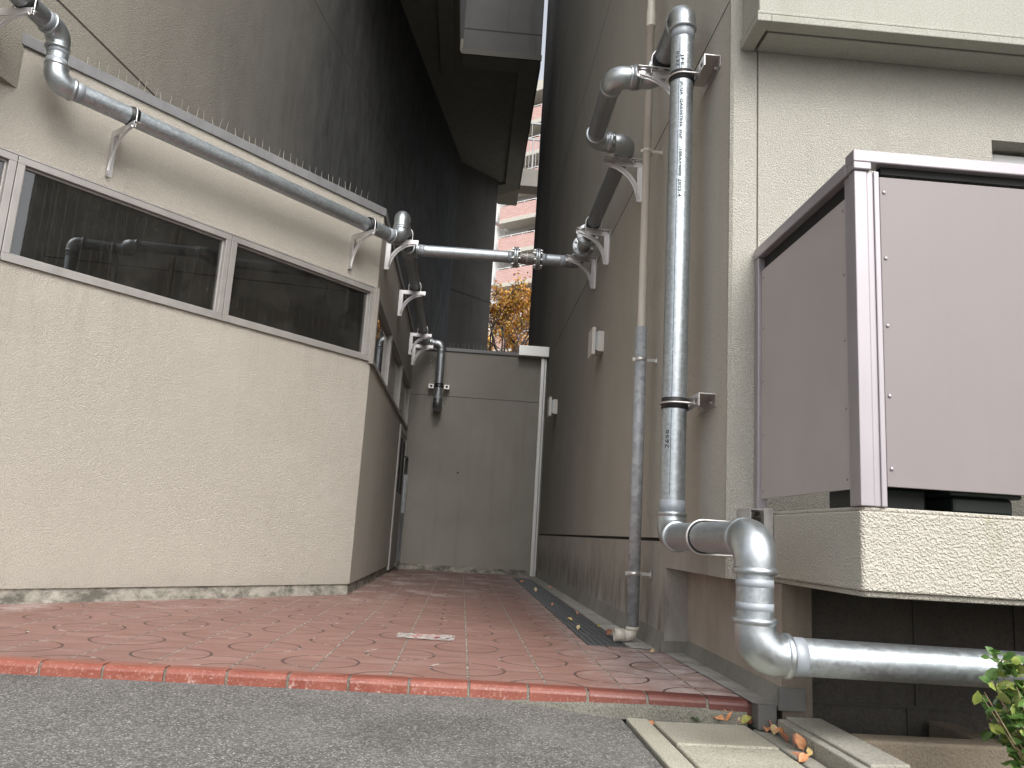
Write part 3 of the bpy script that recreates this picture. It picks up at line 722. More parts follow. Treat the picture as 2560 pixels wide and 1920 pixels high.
# ================================================================== PIPEWORK
RP = .0572
def elbow_mesh(p, d1, d2, r=.0635, bend=.076, collar=.0685):
    """90 degree threaded elbow at corner p, opening along d1 and d2"""
    p = Vector(p); d1 = Vector(d1).normalized(); d2 = Vector(d2).normalized()
    a = p + d1*bend; c = p + d2*bend
    th = d1.angle(d2); b = MB()
    R_ = bend*math.tan(th/2)
    # centre of bend
    cen = p + (d1+d2).normalized()*(bend/math.cos(th/2))
    e1 = (a-cen).normalized(); e2 = (c-cen); e2 = (e2 - e1*e2.dot(e1)).normalized()
    tot = PI - th; pts = []
    pts.append(a + d1*.02)
    for i in range(13):
        q = tot*i/12
        pts.append(cen + (e1*math.cos(q) + e2*math.sin(q))*R_)
    pts.append(c + d2*.02)
    rr = [r] + [r*(1.0+.06*math.sin(PI*i/12)) for i in range(13)] + [r]
    b.tube(pts, rr, 32, False)
    for d in (d1, d2):
        s0 = p + d*(bend+.012)
        b.lathe(s0, s0+d, [(0,r*.98),(.003,collar-.003),(.008,collar),(.018,collar),(.022,collar-.003),(.022,RP-.001)], 32, False)
    return b
def pipe_mesh(p0, p1, r=RP): return MB().cyl(p0, p1, r, 40, False)
def band(p0, d, t0, t1, r=RP+.0012):
    p0 = Vector(p0); d = Vector(d).normalized()
    return MB().lathe(p0+d*t0, p0+d*t1, [(0,RP),(.0005,r),(abs(t1-t0)-.0005,r),(abs(t1-t0),RP)], 40, False)
def threads(b, p0, d, t0, t1):
    p0 = Vector(p0); d = Vector(d).normalized(); n = int(abs(t1-t0)/.0025); prof = []
    for i in range(n+1): prof += [(i*.0025, RP+.001), (i*.0025+.00125, RP-.0008)]
    b.lathe(p0+d*t0, p0+d*t1, prof, 40, False); return b
EL = .101   # pipe start distance from the elbow corner (inside the collar)

def flange_pair(parent, c, d, name='flange'):
    c = Vector(c); d = Vector(d).normalized(); u = d.orthogonal().normalized(); w = d.cross(u)
    b = MB()
    for t in (-.021, .003): b.lathe(c+d*t, c+d*(t+.018), [(0,.058),(0,.101),(.002,.103),(.016,.103),(.018,.101),(.018,.058)], 40, False)
    b.lathe(c-d*.003, c+d*.003, [(0,.06),(0,.088),(.006,.088),(.006,.06)], 32, False)
    f = b.build(name, m_elbow, parent)
    for k in range(8):
        a = 2*PI*(k+.5)/8; q = c + (u*math.cos(a) + w*math.sin(a))*.083
        b = MB(); b.cyl(q-d*.046, q+d*.046, .0065, 8)
        b.lathe(q-d*.036, q, [(0,.0135),(.012,.0135)], 6); b.lathe(q+d*.0235, q+d, [(0,.0135),(.012,.0135)], 6)
        b.build('bolt', m_sus2, f)
    return f
def hose(parent_label, c0, c1):
    c0 = Vector(c0); c1 = Vector(c1); d = (c1-c0).normalized(); L = (c1-c0).length; mid = (c0+c1)/2
    t = thing('flexible_connector', parent_label, 'flexible joint', tuple(mid), 'braided flexible connectors', math.atan2(d.y, d.x), True)
    b = MB(); b.lathe((-L/2+.02,0,0), (L/2,0,0), [(0,.058),(.012,.062),(L-.052,.062),(L-.04,.058)], 40, False)
    h = b.build('braided_sleeve', m_braid, t)
    b = MB(); b.lathe((-.006,0,0), (.006,0,0), [(0,.06),(.001,.064),(.011,.064),(.012,.06)], 40, False); b.build('middle_band', m_sus, t)
    return t

# ---- right run: from the shrub, up the front of the block, along the alley wall
pr = thing('galvanised_pipe_run', 'bright galvanised pipe rising beside the balcony and running back along the right alley wall', 'pipe', (.95, 2.52, .17), 'galvanised pipe runs')
PA = Vector((.93,2.52,.236)); PB = Vector((.93,2.52,.588)); PD = Vector((.948,3.61,.588)); PE = Vector((.948,3.61,3.235))
PF = Vector((.945,4.185,3.215)); PG = Vector((.70,4.185,3.195)); PH = Vector((.715,4.99,3.215)); PI_ = Vector((.945,4.99,3.215)); PJ = Vector((.945,7.42,3.215))
X_ = Vector((1,0,0)); Y_ = Vector((0,1,0)); Z_ = Vector((0,0,1))
def straight(parent, a, c, mat=None, zm=None, e0=True, e1=True, zl=.05, trim0=EL, trim1=EL):
    """pipe between two elbow corners with painted thread bands at its ends"""
    d = (c-a).normalized(); mat = mat or m_galv; zm = zm or m_zinc
    L = (c-a).length
    o = pipe_mesh(a+d*trim0, c-d*trim1).build('pipe', mat, parent)
    if e0: band(a, d, trim0+.006, trim0+.006+zl).build('thread_paint', zm, o)
    if e1: band(a, d, L-trim1-.006-zl, L-trim1-.006).build('thread_paint', zm, o)
    return o
def bend(parent, p, d1, d2, mat=None): return elbow_mesh(p, d1, d2).build('elbow', mat or m_elbow, parent)
p0 = straight(pr, PA, PA + X_*3.2 + Z_*-.022, e1=False, trim1=0, zl=.045)
e0 = bend(pr, PA, X_, Z_)
b = pipe_mesh(PA+Z_*EL, PB-Z_*EL); nip = b.build('nipple', m_galv, pr)
for t0, t1 in ((.131,.155),(.203,.227)): band(PA, Z_, t0, t1).build('thread_paint', m_zinc, nip)
for t0, t1 in ((.108,.131),(.227,.250)):
    b = MB(); threads(b, PA, Z_, t0, t1); b.build('screw_thread', m_galv, nip)
dm = (PD-PB).normalized()
bend(pr, PB, -Z_, dm); p1 = straight(pr, PB, PD, zl=.03); bend(pr, PD, -dm, Z_)
vp = straight(pr, PD, PE, zl=.055)
dt = (PF-PE).normalized(); bend(pr, PE, -Z_, dt); straight(pr, PE, PF, m_galv_d, zl=.03)
du_ = (PG-PF).normalized(); bend(pr, PF, -dt, du_, m_elbow)
def union(parent, a, c, mat):
    d = (c-a).normalized(); L = (c-a).length; s = L/2
    b = MB(); b.lathe(a, c, [(EL,.058),(EL,.060),(s-.028,.060),(s-.026,.066),(s-.018,.068)], 32, False)
    b.lathe(a, c, [(s+.018,.068),(s+.026,.066),(s+.028,.060),(L-EL,.060)], 32, False)
    b.lathe(a, c, [(s-.018,.060),(s-.018,.073),(s+.018,.073),(s+.018,.060)], 8, False)
    return b.build('union', mat, parent)
union(pr, PF, PG, m_elbow_d)
dv_ = (PH-PG).normalized(); bend(pr, PG, -du_, dv_); straight(pr, PG, PH, m_galv_d, zl=.03)
dw_ = (PI_-PH).normalized(); bend(pr, PH, -dv_, dw_); union(pr, PH, PI_, m_elbow_d); bend(pr, PI_, -dw_, Y_)
FL1 = PJ.copy(); FL1.y = 6.70; FL2 = PJ.copy(); FL2.y = 6.985
straight(pr, PI_, FL1 + Y_*0, m_galv_d, m_zinc_d, e1=True, trim1=.02, zl=.03)
flange_pair(pr, FL1, Y_)
hose('braided steel connector lying along the right alley wall between bolted flanges', FL1, FL2)
# ---- cross + left run
pl = thing('galvanised_pipe_run', 'galvanised pipe crossing the alley and running over the left annex wall', 'pipe', (-.7, 7.42, 3.0), 'galvanised pipe runs')
flange_pair(pl, FL2, Y_)
QA = Vector((-.70,7.42,3.205)); PJ.z = 3.215
straight(pl, FL2, PJ, m_galv_d, m_zinc_d, e0=False, trim0=.02, zl=.03)
bend(pl, PJ, -Y_, -X_, m_elbow_d)
FX1 = Vector((.345,7.42,3.213)); FX2 = Vector((.560,7.42,3.214))
o = straight(pl, FX2, PJ, m_galv, m_zinc, e0=True, e1=True, trim0=.02, zl=.06)
flange_pair(pl, FX2, X_); flange_pair(pl, FX1, X_)
hose('braided steel connector midway across the alley between bolted flanges', FX1, FX2)
straight(pl, QA, FX1, m_galv, m_zinc, trim1=.02, trim0=.095, zl=.055)
# tee
b = MB(); b.lathe(QA-Y_*.09, QA+Y_*.09, [(0,.058),(0,.073),(.02,.073),(.022,.064),(.158,.064),(.16,.073),(.18,.073),(.18,.058)], 36, False)
b.lathe(QA+X_*.03, QA+X_*.1, [(0,.062),(.042,.063),(.044,.073),(.066,.073),(.066,.058)], 36, False); b.build('tee', m_elbow, pl)
QU = Vector((-.70,6.57,3.205)); QD = Vector((-.70,6.57,2.985)); QL = Vector((-2.55,4.41,2.985)); QT = Vector((-2.56,4.40,3.29))
QN = Vector((-.70,11.10,3.165))
straight(pl, QU, QA, m_galv_d, m_zinc_d, trim1=.08, zl=.03); straight(pl, QA, QN, m_galv_d, m_zinc_d, trim0=.08, zl=.03)
dl = (QL-QD).normalized(); dtw = Vector((-DA.x,-DA.y,0)).normalized()
bend(pl, QU, -Z_, Y_); bend(pl, QD, Z_, dl)
def nipple(parent, a, c, mat, zm):
    d = (c-a).normalized(); L = (c-a).length
    o = pipe_mesh(a+d*(EL-.02), c-d*(EL-.02)).build('nipple', mat, parent)
    m = L/2
    band(a, d, EL-.01, m-.018).build('thread_paint', zm, o); band(a, d, m+.016, L-EL+.01).build('thread_paint', zm, o)
nipple(pl, QD, QU, m_galv, m_zinc); 
lp = straight(pl, QD, QL, m_galv, zl=.05)
bend(pl, QL, -dl, Z_); nipple(pl, QL, QT, m_galv, m_zinc); bend(pl, QT, -Z_, dtw)
straight(pl, QT, QT+dtw*2.6, m_galv_d, e1=False, trim1=0, zl=.045)
# far end: short offset then down and into the boundary wall
QC = Vector((-.456,11.10,3.150)); QB = Vector((-.456,11.10,2.257))
bend(pl, QN, -Y_, X_, m_elbow_d); bend(pl, QC, -X_, -Z_, m_elbow_d)
straight(pl, QN, QC, m_galv_d, m_zinc_d, e0=False, e1=False)
straight(pl, QC, QB, m_galv_d, m_zinc_d, zl=.035); bend(pl, QB, Z_, Y_, m_elbow_d)
straight(pl, QB, Vector((-.456, YB+.05, 2.257)), m_galv_d, e0=False, e1=False, trim1=0)

# ---- stencilled text, seam line and hand written marks on the vertical pipe
cx, cy = PD.x, PD.y
camd = Vector((-cx,-cy)).normalized(); rgt = Vector((-camd.y, camd.x))
if rgt.x < 0: rgt = -rgt
RT = RP + .0013
def oncyl(v, z, r=RT):
    th = v/RP
    q = Vector((cx,cy)) + (camd*math.cos(th) + rgt*math.sin(th))*r
    return Vector((q.x, q.y, z))
def text_mesh(txt):
    cu = bpy.data.curves.new('t', 'FONT'); cu.body = txt; cu.resolution_u = 2; cu.space_character = 1.15; cu.offset = .04
    ob = bpy.data.objects.new('t', cu); COL.objects.link(ob)
    dg = bpy.context.evaluated_depsgraph_get(); me = bpy.data.meshes.new_from_object(ob.evaluated_get(dg))
    vs = [tuple(v.co) for v in me.vertices]; fs = [tuple(p.vertices) for p in me.polygons]
    bpy.data.objects.remove(ob); bpy.data.curves.remove(cu); bpy.data.meshes.remove(me)
    return vs, fs
for txt, za_, zb_ in (('JFE-',2.961,2.880),('JICQA',2.812,2.737),('QA0307036',2.718,2.566),('SGP',2.551,2.501),('-100A×4000',2.462,2.307),('2025.4',2.292,2.200)):
    vs, fs = text_mesh(txt); sb = MB()
    xs_ = [v[0] for v in vs]; x0, x1 = min(xs_), max(xs_)
    sb.add([oncyl(-.004 + v[1]/.70*.0135, za_ + (zb_-za_)*(v[0]-x0)/(x1-x0)) for v in vs], fs)
    sb.build('stencil_word', m_stamp, vp)
def stroke(b, pts, w, f):
    """flat ribbon drawn on the cylinder surface"""
    P = [Vector((p[0],p[1])) for p in pts]; L = []; Rr = []
    for i in range(len(P)):
        d = (P[min(i+1,len(P)-1)]-P[max(i-1,0)]); d.normalize(); n_ = Vector((-d.y,d.x))*w/2
        L.append(f(P[i]+n_)); Rr.append(f(P[i]-n_))
    vs = L + Rr; n = len(P)
    b.add(vs, [(i, i+1, n+i+1, n+i) for i in range(n-1)])
def arc(cx_, cy_, rx, ry, a0, a1, n=12): return [(cx_+rx*math.cos(R(a0+(a1-a0)*i/n)), cy_+ry*math.sin(R(a0+(a1-a0)*i/n))) for i in range(n+1)]
DIG = {'2': [arc(.3,.72,.26,.24,150,-30)+[(.08,.04)], [(.08,.04),(.62,.02)]], '6': [[(.52,.98),(.3,.75),(.12,.4),(.1,.22)]+arc(.32,.22,.22,.2,180,-170)],
       '5': [[(.5,.92),(.2,.9),(.16,.6)]+arc(.3,.33,.25,.27,100,-150)], '0': [arc(.33,.42,.24,.36,100,470,16)]}
def hand(z_lo, z_hi, v_base, hgt, b):
    adv = (z_hi-z_lo)/4
    for i, ch in enumerate('2650'):
        for st in DIG[ch]:
            stroke(b, st, .13, lambda q, i=i: oncyl(v_base - q.y*hgt, z_lo + (i + q.x/.68*.86)*adv, RT+.0004))
hb = MB(); hand(2.897, 2.985, -.0155, .0155, hb); hb.build('hand_written_number', m_ink, vp)
hb = MB(); hand(.982, 1.070, -.0215, .0165, hb); hb.build('hand_written_number', m_ink, vp)
lb = MB()
for z0, z1 in ((3.05,2.57),(2.55,2.31),(2.295,2.19),(2.18,1.45),(1.44,1.21),(1.16,.77)):
    stroke(lb, [(-.0125,z0),(-.0127,(z0+z1)/2),(-.0125,z1)], .0021, lambda q: oncyl(q.x, q.y))
for z0, z1 in ((1.06,1.02),(.99,.955),(1.42,1.39)): stroke(lb, [(.031,z0),(.0312,z1)], .0012, lambda q: oncyl(q.x, q.y))
lb.build('seam_line', m_stamp, vp)
# chalk 7 on the lower elbow
b = MB()
def on_elbow(q):
    base = PA + Vector((.062,0,.062)); ax = Vector((1,0,-1)).normalized(); up = Vector((1,0,1)).normalized()
    a = .25 - q.y
    rr = .0652
    pos = PA + Vector((.0194,0,.0194)) + up*(rr*math.sin(a)) - Y_*(rr*math.cos(a)) + ax*q.x
    return pos
stroke(b, [(.004,.02),(.03,.20),(.034,.22)], .004, on_elbow); stroke(b, [(.034,.22),(.012,-.25)], .004, on_elbow)
b.build('chalk_mark', m_chalk, e0)

# ================================================================== BRACKETS
def bracket_meshes(root):
    b = MB(); T4 = .0045
    def plate(poly):
        n = len(poly)
        vs = [(p[0],0,p[1]) for p in poly] + [(p[0],T4,p[1]) for p in poly]
        b.add(vs, [tuple(range(n)), tuple(range(n,2*n))[::-1]] + [(i,n+i,n+(i+1)%n,(i+1)%n) for i in range(n)])
    plate([(0,0),(.290,0),(.290,-.038),(.282,-.046),(.046,-.046),(0,-.046)][::-1])
    plate([(0,-.046),(.046,-.046),(.046,-.30),(0,-.30)][::-1])
    c = (.292,-.292); N_ = 14; out = []; inn = []
    for i in range(N_+1):
        a = R(90 + 90*i/N_); out.append((c[0]+.240*math.cos(a), c[1]+.240*math.sin(a)))
        a0 = math.degrees(math.asin(.246/.278)); a2 = R((180-a0) + (2*a0-90)*i/N_) if True else a
        inn.append((c[0]+.278*math.cos(a2), c[1]+.278*math.sin(a2)))
    out = [(min(max(p[0],.046),.284), min(max(p[1],-.292),-.046)) for p in out]
    inn = [(max(p[0],.046), min(p[1],-.046)) for p in inn]
    for i in range(N_):
        plate([out[i], out[i+1], inn[i+1], inn[i]])
    for y in (-.001, T4+.001):
        b.tube([(c[0]+.258*math.cos(R(94+82*i/16)), y, c[1]+.258*math.sin(R(94+82*i/16))) for i in range(17)], .006, 8)
    # slotted top flange, wall flange
    fw = .044
    b.box(0,.290,T4,.014,-.004,0); b.box(0,.290,.030,fw,-.004,0)
    for x0, x1 in ((0,.022),(.062,.10),(.14,.175),(.215,.24),(.272,.290)): b.box(x0,x1,.014,.030,-.004,0)
    b.box(.0005,.0045,T4,fw,-.30,-.004)
    b.build('arm', m_sus, root, bevel=.001, seg=1)
    xs = .0665
    u = MB(); pts = [(-xs,.022,-.03),(-xs,.022,RP)]
    pts += [(xs*math.cos(R(180-180*i/16)), .022, RP+xs*math.sin(R(180-180*i/16))) for i in range(1,16)] + [(xs,.022,RP),(xs,.022,-.03)]
    u.tube(pts, .0048, 8)
    for s in (-1,1): u.lathe((s*xs,.022,-.018),(s*xs,.022,0), [(0,.010),(.009,.010)], 6)
    ub_ = u.build('u_bolt', m_sus, root)
    r_ = MB(); r_.lathe((0,-.005,RP),(0,.049,RP), [(0,RP),(.001,RP+.0032),(.053,RP+.0032),(.054,RP)], 36, False); rb_ = r_.build('rubber_band', m_rubber, root)
    return ub_, rb_
BR = []   # (origin xyz, rotation, pipe offset, label)
zt = 3.213 - RP
RZ = PI
BR.append(((XR,4.02,zt), RZ, .145, 'stainless bracket nearest the camera on the right wall, partly behind the upright pipe'))
BR.append(((XR,5.115,zt), RZ, .145, 'stainless bracket behind the cream drainpipe, where the looped pipe rejoins the right wall'))
BR.append(((XR,6.425,zt), RZ, .145, 'stainless bracket in front of the round flange on the right wall'))
BR.append(((XR,7.115,zt), RZ, .145, 'stainless bracket at the corner where the pipe leaves the right wall to cross'))
ZL = 3.203 - RP
BR.append(((C0.x,6.98,ZL), 0, .165, 'stainless bracket half hidden behind the upright elbow at the annex corner'))
BR.append(((C0.x,8.53,ZL-.012), 0, .165, 'stainless bracket alone on the annex side wall, just past the cross pipe tee'))
BR.append(((C0.x,10.40,ZL-.03), 0, .165, 'upper of two close stainless brackets at the far end of the annex side wall'))
BR.append(((C0.x,11.02,ZL-.04), 0, .165, 'lowest looking farthest stainless bracket, beside the pipe end in the alley corner'))
aF = math.atan2(NR.y, NR.x); q = LF(-2.355); BR.append(((q.x,q.y,2.985-RP), aF, .2, 'stainless bracket above the large window on the annex front'))
q = LF(-.345); BR.append(((q.x,q.y,2.985-RP), aF, .2, 'stainless bracket near the right corner of the annex front'))
q = on_A(4.13); BR.append(((q.x,q.y,3.29-RP), math.atan2(NA.y,NA.x), .218, 'stainless bracket cut by the top left corner, on the tower wall'))
proto = None
for loc, rz, off, lab in BR:
    if proto is None:
        proto = thing('pipe_bracket', lab, 'bracket', loc, 'stainless pipe brackets', rz, True)
        ubo, rbo = bracket_meshes(proto); o = proto
    else: o = copy_tree(proto)
    o.location = loc; o.rotation_euler = (0,0,rz); o['label'] = lab
    for ch in o.children:
        if ch.name.startswith(('u_bolt','rubber_band')): ch.location.x = off
# channel stand-offs holding the upright pipe
def standoff(z, lab):
    t = thing('pipe_standoff', lab, 'bracket', (XR, 3.56, z), 'channel stand-offs behind the upright pipe')
    b = MB(); x0, x1, y0, y1, h = 1.008, XR-.002, 3.425, 3.70, .058
    b.box(x0, x1, y0, y1, z-.004, z)
    b.box(x1-.004, x1, y0, y1, z-h, z-.004)
    b.box(x0, x0+.004, y0, 3.452, z-h, z-.004); b.box(x0, x0+.004, 3.495, 3.545, z-h, z-.004); b.box(x0, x0+.004, 3.59, y1, z-h, z-.004)
    b.box(x0, x0+.004, 3.452, 3.495, z-.018, z-.004); b.box(x0, x0+.004, 3.452, 3.495, z-h, z-.042)
    b.box(x0, x0+.004, 3.545, 3.59, z-.018, z-.004); b.box(x0, x0+.004, 3.545, 3.59, z-h, z-.042)
    b.lathe((x1-.004,3.49,z-.03),(x1-.02,3.49,z-.03),[(0,.008),(.008,.008)],6); b.lathe((x1-.004,3.64,z-.03),(x1-.02,3.64,z-.03),[(0,.008),(.008,.008)],6)
    b.build('channel', m_sus_w, t)
    zz = z-.028; rr = .0655; u = MB()
    pts = [(x0+.02, cy-rr, zz),(cx, cy-rr, zz)] + [(cx+rr*math.cos(R(270-180*i/16)), cy+rr*math.sin(R(270-180*i/16)), zz) for i in range(1,16)] + [(cx, cy+rr, zz),(x0+.02, cy+rr, zz)]
    u.tube(pts, .0048, 8); u.build('u_bolt', m_sus_w, t)
    r_ = MB(); r_.lathe((cx,cy,zz-.026),(cx,cy,zz+.026), [(0,RP),(.001,RP+.0032),(.051,RP+.0032),(.052,RP)], 40, False); r_.build('rubber_band', m_rubber, t)
m_sus_w = metal('stainless_channel', (.60,.58,.57), .4, .04, .01, 90)
standoff(2.885, 'steel channel stand-off high on the right wall beside the stencilled numbers')
standoff(1.222, 'steel channel stand-off at mid height on the right wall above the handwritten 2650')
# support plate on the balcony kerb for the horizontal return pipe
t = thing('pipe_support', 'steel plate on the balcony kerb end with a hoop round the short horizontal pipe', 'bracket', (1.15, 3.1, .45))
b = MB(); b.box(1.172, 1.1965, 3.045, 3.115, .46, .712); b.box(1.160, 1.172, 3.045, 3.05, .46, .712); b.box(1.13, 1.1955, 3.11, 3.265, .705, .712); b.box(1.13,1.134,3.11,3.262,.50,.705)
b.box(1.134,1.1955,3.258,3.262,.50,.705)
b.build('plate', m_sus_w, t, bevel=.001, seg=1)
pm = PB + dm*.58; rr = .0655; u = MB()
pts = [Vector((1.165, pm.y, pm.z+rr)), Vector((pm.x, pm.y, pm.z+rr))] + [Vector((pm.x - rr*math.sin(R(180*i/16)), pm.y, pm.z + rr*math.cos(R(180*i/16)))) for i in range(1,16)] + [Vector((pm.x, pm.y, pm.z-rr)), Vector((1.165, pm.y, pm.z-rr))]
u.tube(pts, .005, 8); u.build('u_bolt', m_sus_w, t)
r_ = MB(); r_.lathe(pm-dm*.01, pm+dm*.02, [(0,RP),(.001,RP+.003),(.029,RP+.003),(.03,RP)], 40, False); r_.build('rubber_band', m_rubber, t)
# saddle on the boundary wall
t = thing('pipe_saddle', 'slotted steel saddle clamping the short pipe to the wall at the alley end', 'bracket', (-.456, YB, 2.54))
b = MB()
for s in (-1,1):
    xa = -.456 + s*.075; xb = -.456 + s*.145; x0, x1 = min(xa,xb), max(xa,xb)
    b.box(x0,x1,YB-.14,YB-.135,2.565,2.58); b.box(x0,x1,YB-.14,YB-.135,2.52,2.535); b.box(x0,x0+.018,YB-.14,YB-.135,2.535,2.565); b.box(x1-.018,x1,YB-.14,YB-.135,2.535,2.565)
    b.box(x0,x1,YB-.135,YB,2.574,2.58)
b.build('saddle_plate', m_sus_w, t)
r_ = MB()
for z in (2.522, 2.556): r_.lathe((-.456,11.10,z),(-.456,11.10,z+.026),[(0,RP),(.001,RP+.004),(.025,RP+.004),(.026,RP)],32,False)
r_.build('rubber_band', m_rubber, t)

# ================================================================== DRAINPIPE on the right wall
DX, DY = .992, 4.575
t = thing('drainpipe', 'cream drainpipe inside a spangled grey steel sleeve, beside the upright pipe', 'drainpipe', (DX, DY, 0))
b = MB(); b.lathe((DX,DY,.075),(DX,DY,2), [(0,.028),(0,.0343),(1.742,.0343),(1.742,.027)], 32, False); b.build('sleeve', m_sleeve, t)
b = MB(); b.lathe((DX,DY,1.80),(DX,DY,9), [(0,.0255),(2.02,.0255),(2.02,.0295),(2.025,.030),(2.13,.030),(2.15,.0255),(6.9,.0255)], 28, False); b.build('upper_pipe', m_pvc, t)
b = MB(); ez = .048
b.tube([(DX,DY,.09)] + [(DX-.036+.036*math.cos(R(90*i/10)), DY, .075-.0+.0-.036*math.sin(R(90*i/10))) for i in range(11)] + [(DX-.06,DY,.039)], .0325, 28, False)
b.lathe((DX-.045,DY,.039),(DX-.10,DY,.039), [(0,.033),(.001,.0365),(.055,.0365),(.055,.031),(.02,.030)], 28, False)
b.lathe((DX,DY,.07),(DX,DY,.10), [(0,.0335),(.001,.037),(.016,.037),(.018,.0343)], 28, False)
b.build('elbow', m_pvc, t)
b = MB(); b.cyl((DX-.085,DY,.039),(DX-.084,DY,.039),.030,24); b.build('opening', m_black, t)
for z, r_c, m_ in ((1.618,.0375,m_sus2),(.378,.0375,m_sus2),(2.955,.029,m_pvc)):
    b = MB(); b.lathe((DX,DY,z-.011),(DX,DY,z+.011), [(0,r_c-.003),(.001,r_c),(.021,r_c),(.022,r_c-.003)], 32, False)
    b.box(DX+r_c-.002, XR, DY-.003, DY+.001, z-.009, z+.009); b.box(XR-.004, XR-.001, DY-.018, DY+.016, z-.022, z+.022)
    b.box(DX-r_c-.012, DX-r_c+.002, DY-.006, DY+.004, z-.011, z+.011)
    for q in (.02,.034): b.lathe((DX+r_c+q-.002,DY-.003,z),(DX+r_c+q-.002,DY-.01,z), [(0,.005),(.006,.004)], 8)
    b.build('clamp', m_, t)

# ================================================================== WALL LAMPS
def lamp(y, z0, z1, lab):
    t = thing('wall_lamp', lab, 'lamp', (XR, y, z0), 'square wall lamps on the right wall')
    zc = (z0+z1)/2; w = .19
    b = MB(); b.box(1.034, XR, y, y+w, z0+.012, z1-.012); b.build('housing', m_lamp, t, bevel=.003)
    b = MB(); b.box(1.016, 1.034, y+.008, y+w-.008, z0+.02, z1-.02); b.build('lens', m_lens, t)
    b = MB(); b.box(.985, 1.016, y-.012, y+w+.012, z0-.02, z1+.015); b.build('cover', m_lamp, t, bevel=.003)
lamp(6.48, 2.10, 2.30, 'larger looking square wall lamp, nearer one, above the drain gully')
lamp(9.78, 2.05, 2.255, 'smaller looking square wall lamp, next to the stainless downpipe')

# ================================================================== DRAIN GRATINGS
def grating_mesh(L, W):
    b = MB(); h = .022
    b.box(0,.006,0,L,-h,0); b.box(W-.006,W,0,L,-h,0); b.box(.006,W-.006,0,.005,-h,0); b.box(.006,W-.006,L-.005,L,-h,0)
    n = 5
    for i in range(1, n+1): x = W*i/(n+1); b.box(x-.0016,x+.0016,.005,L-.005,-h,-.001)
    m = int(L/.0165)
    for j in range(1, m):
        y = L*j/m
        for i in range(n+1):
            b.box(W*i/(n+1)+.0022 + (.004 if i == 0 else 0), W*(i+1)/(n+1)-.0022 - (.004 if i == n else 0), y-.0012, y+.0012, -.018, -.003)
    return b
gw = GX1-GX0-.008; gl = .488; ng = 13
g0 = None
glab = ['dark steel grating at the near end of the gully, by the drainpipe outlet', 'second dark steel grating from the near end of the gully', 'third dark steel grating from the near end of the gully']
for i in range(ng):
    lab = glab[i] if i < 3 else 'dark steel grating in the farther part of the gully beyond the third one'
    if g0 is None:
        g0 = grating_mesh(gl-.006, gw).build('drain_grating', metal('grating_steel', (.13,.135,.14), .5, .08, .02, 90, .5, .1)); o = g0
    else: o = g0.copy(); COL.objects.link(o)
    o.location = (GX0+.004, GY0+.006+i*gl, .002); tag(o, lab, 'grating', 'gully gratings')

# ================================================================== PAINTED MARK ON THE TILES
def markm():
    M = N('worn_road_paint'); p = M.sep(M.obj)
    n = M.noise(24, 5, .75, M.scale(M.obj, (1,1.4,1)))
    r = M.math('SQRT', M.math('ADD', M.math('MULTIPLY', p[0], p[0]), M.math('MULTIPLY', p[1], p[1])))
    ring = M.math('MULTIPLY', M.line(r, .062, .014), M.ramp(M.noise(30, 4), .42, .5))
    slash = M.line(M.math('SUBTRACT', p[0], p[1]), 0, .009)
    slash = M.math('MULTIPLY', slash, M.math('MULTIPLY', M.math('LESS_THAN', r, .06), M.ramp(n, .5, .55)))
    c = M.mix(M.ramp(n, .35, .7), (.50,.485,.46), (.33,.29,.27)); c = M.mix(M.math('MULTIPLY', M.math('MAXIMUM', ring, slash), .8), c, (.50,.11,.10))
    M.set(Base_Color=c, Roughness=.85)
    tr = M.n('ShaderNodeBsdfTransparent'); mx = M.n('ShaderNodeMixShader')
    keep = M.ramp(n, .50, .56)
    M.L(keep, mx.inputs[0]); M.L(M.b.outputs[0], mx.inputs[1]); M.L(tr.outputs[0], mx.inputs[2]); M.L(mx.outputs[0], M.out.inputs[0])
    return M.m
b = MB(); b.add([(-.148,-.09,0),(.146,-.115,0),(.152,.10,0),(-.152,.09,0)], [(0,1,2,3)])
o = tag(b.build('painted_sign', markm()), 'worn white rectangle with a faded red ring painted on the red tiles', 'floor sign'); o.location = (-.143,4.345,.005)

# ================================================================== GUTTER SLABS, KERBS, BLOCK EDGING at the right foreground
def block(x0,x1,y0,y1,z0,z1,name,mat,lab,cat,group=None,bev=.006,rot=0):
    b = MB(); cx_, cy_ = (x0+x1)/2, (y0+y1)/2
    nx_, ny_ = max(1,int((x1-x0)/.05)), max(1,int((y1-y0)/.05))
    b.box(x0-cx_, x1-cx_, y0-cy_, y1-cy_, z0, z1)
    o = b.build(name, mat, bevel=bev, seg=3); o.location = (cx_,cy_,0); o.rotation_euler = (0,0,rot)
    return tag(o, lab, cat, group)
block(.655,.735,1.0,3.085,-.30,-.084,'gutter_kerb',m_slabconc,'pale concrete edging strip between the asphalt and the gutter slabs','kerb')
block(  .752,1.098,2.742,3.056,-.16,-.084,'gutter_cover',m_slabconc,'far concrete gutter cover slab touching the fallen leaves','slab','concrete gutter covers',.008,.01)
block(.750,1.096,2.28,2.733,-.16,-.087,'gutter_cover',m_slabconc,'near concrete gutter cover slab at the bottom edge','slab','concrete gutter covers',.008,-.006)
block(1.112,1.175,1.2,3.03,-.30,-.090,'gutter_kerb',m_conc,'narrow concrete edging strip at the foot of the block wall, holding leaves','kerb')
b = MB(); b.add([(.735,1.0,-.17),(1.112,1.0,-.17),(1.112,3.09,-.17),(.735,3.09,-.17)],[(0,1,2,3)]); struct(b.build('gutter_bed', m_soil))
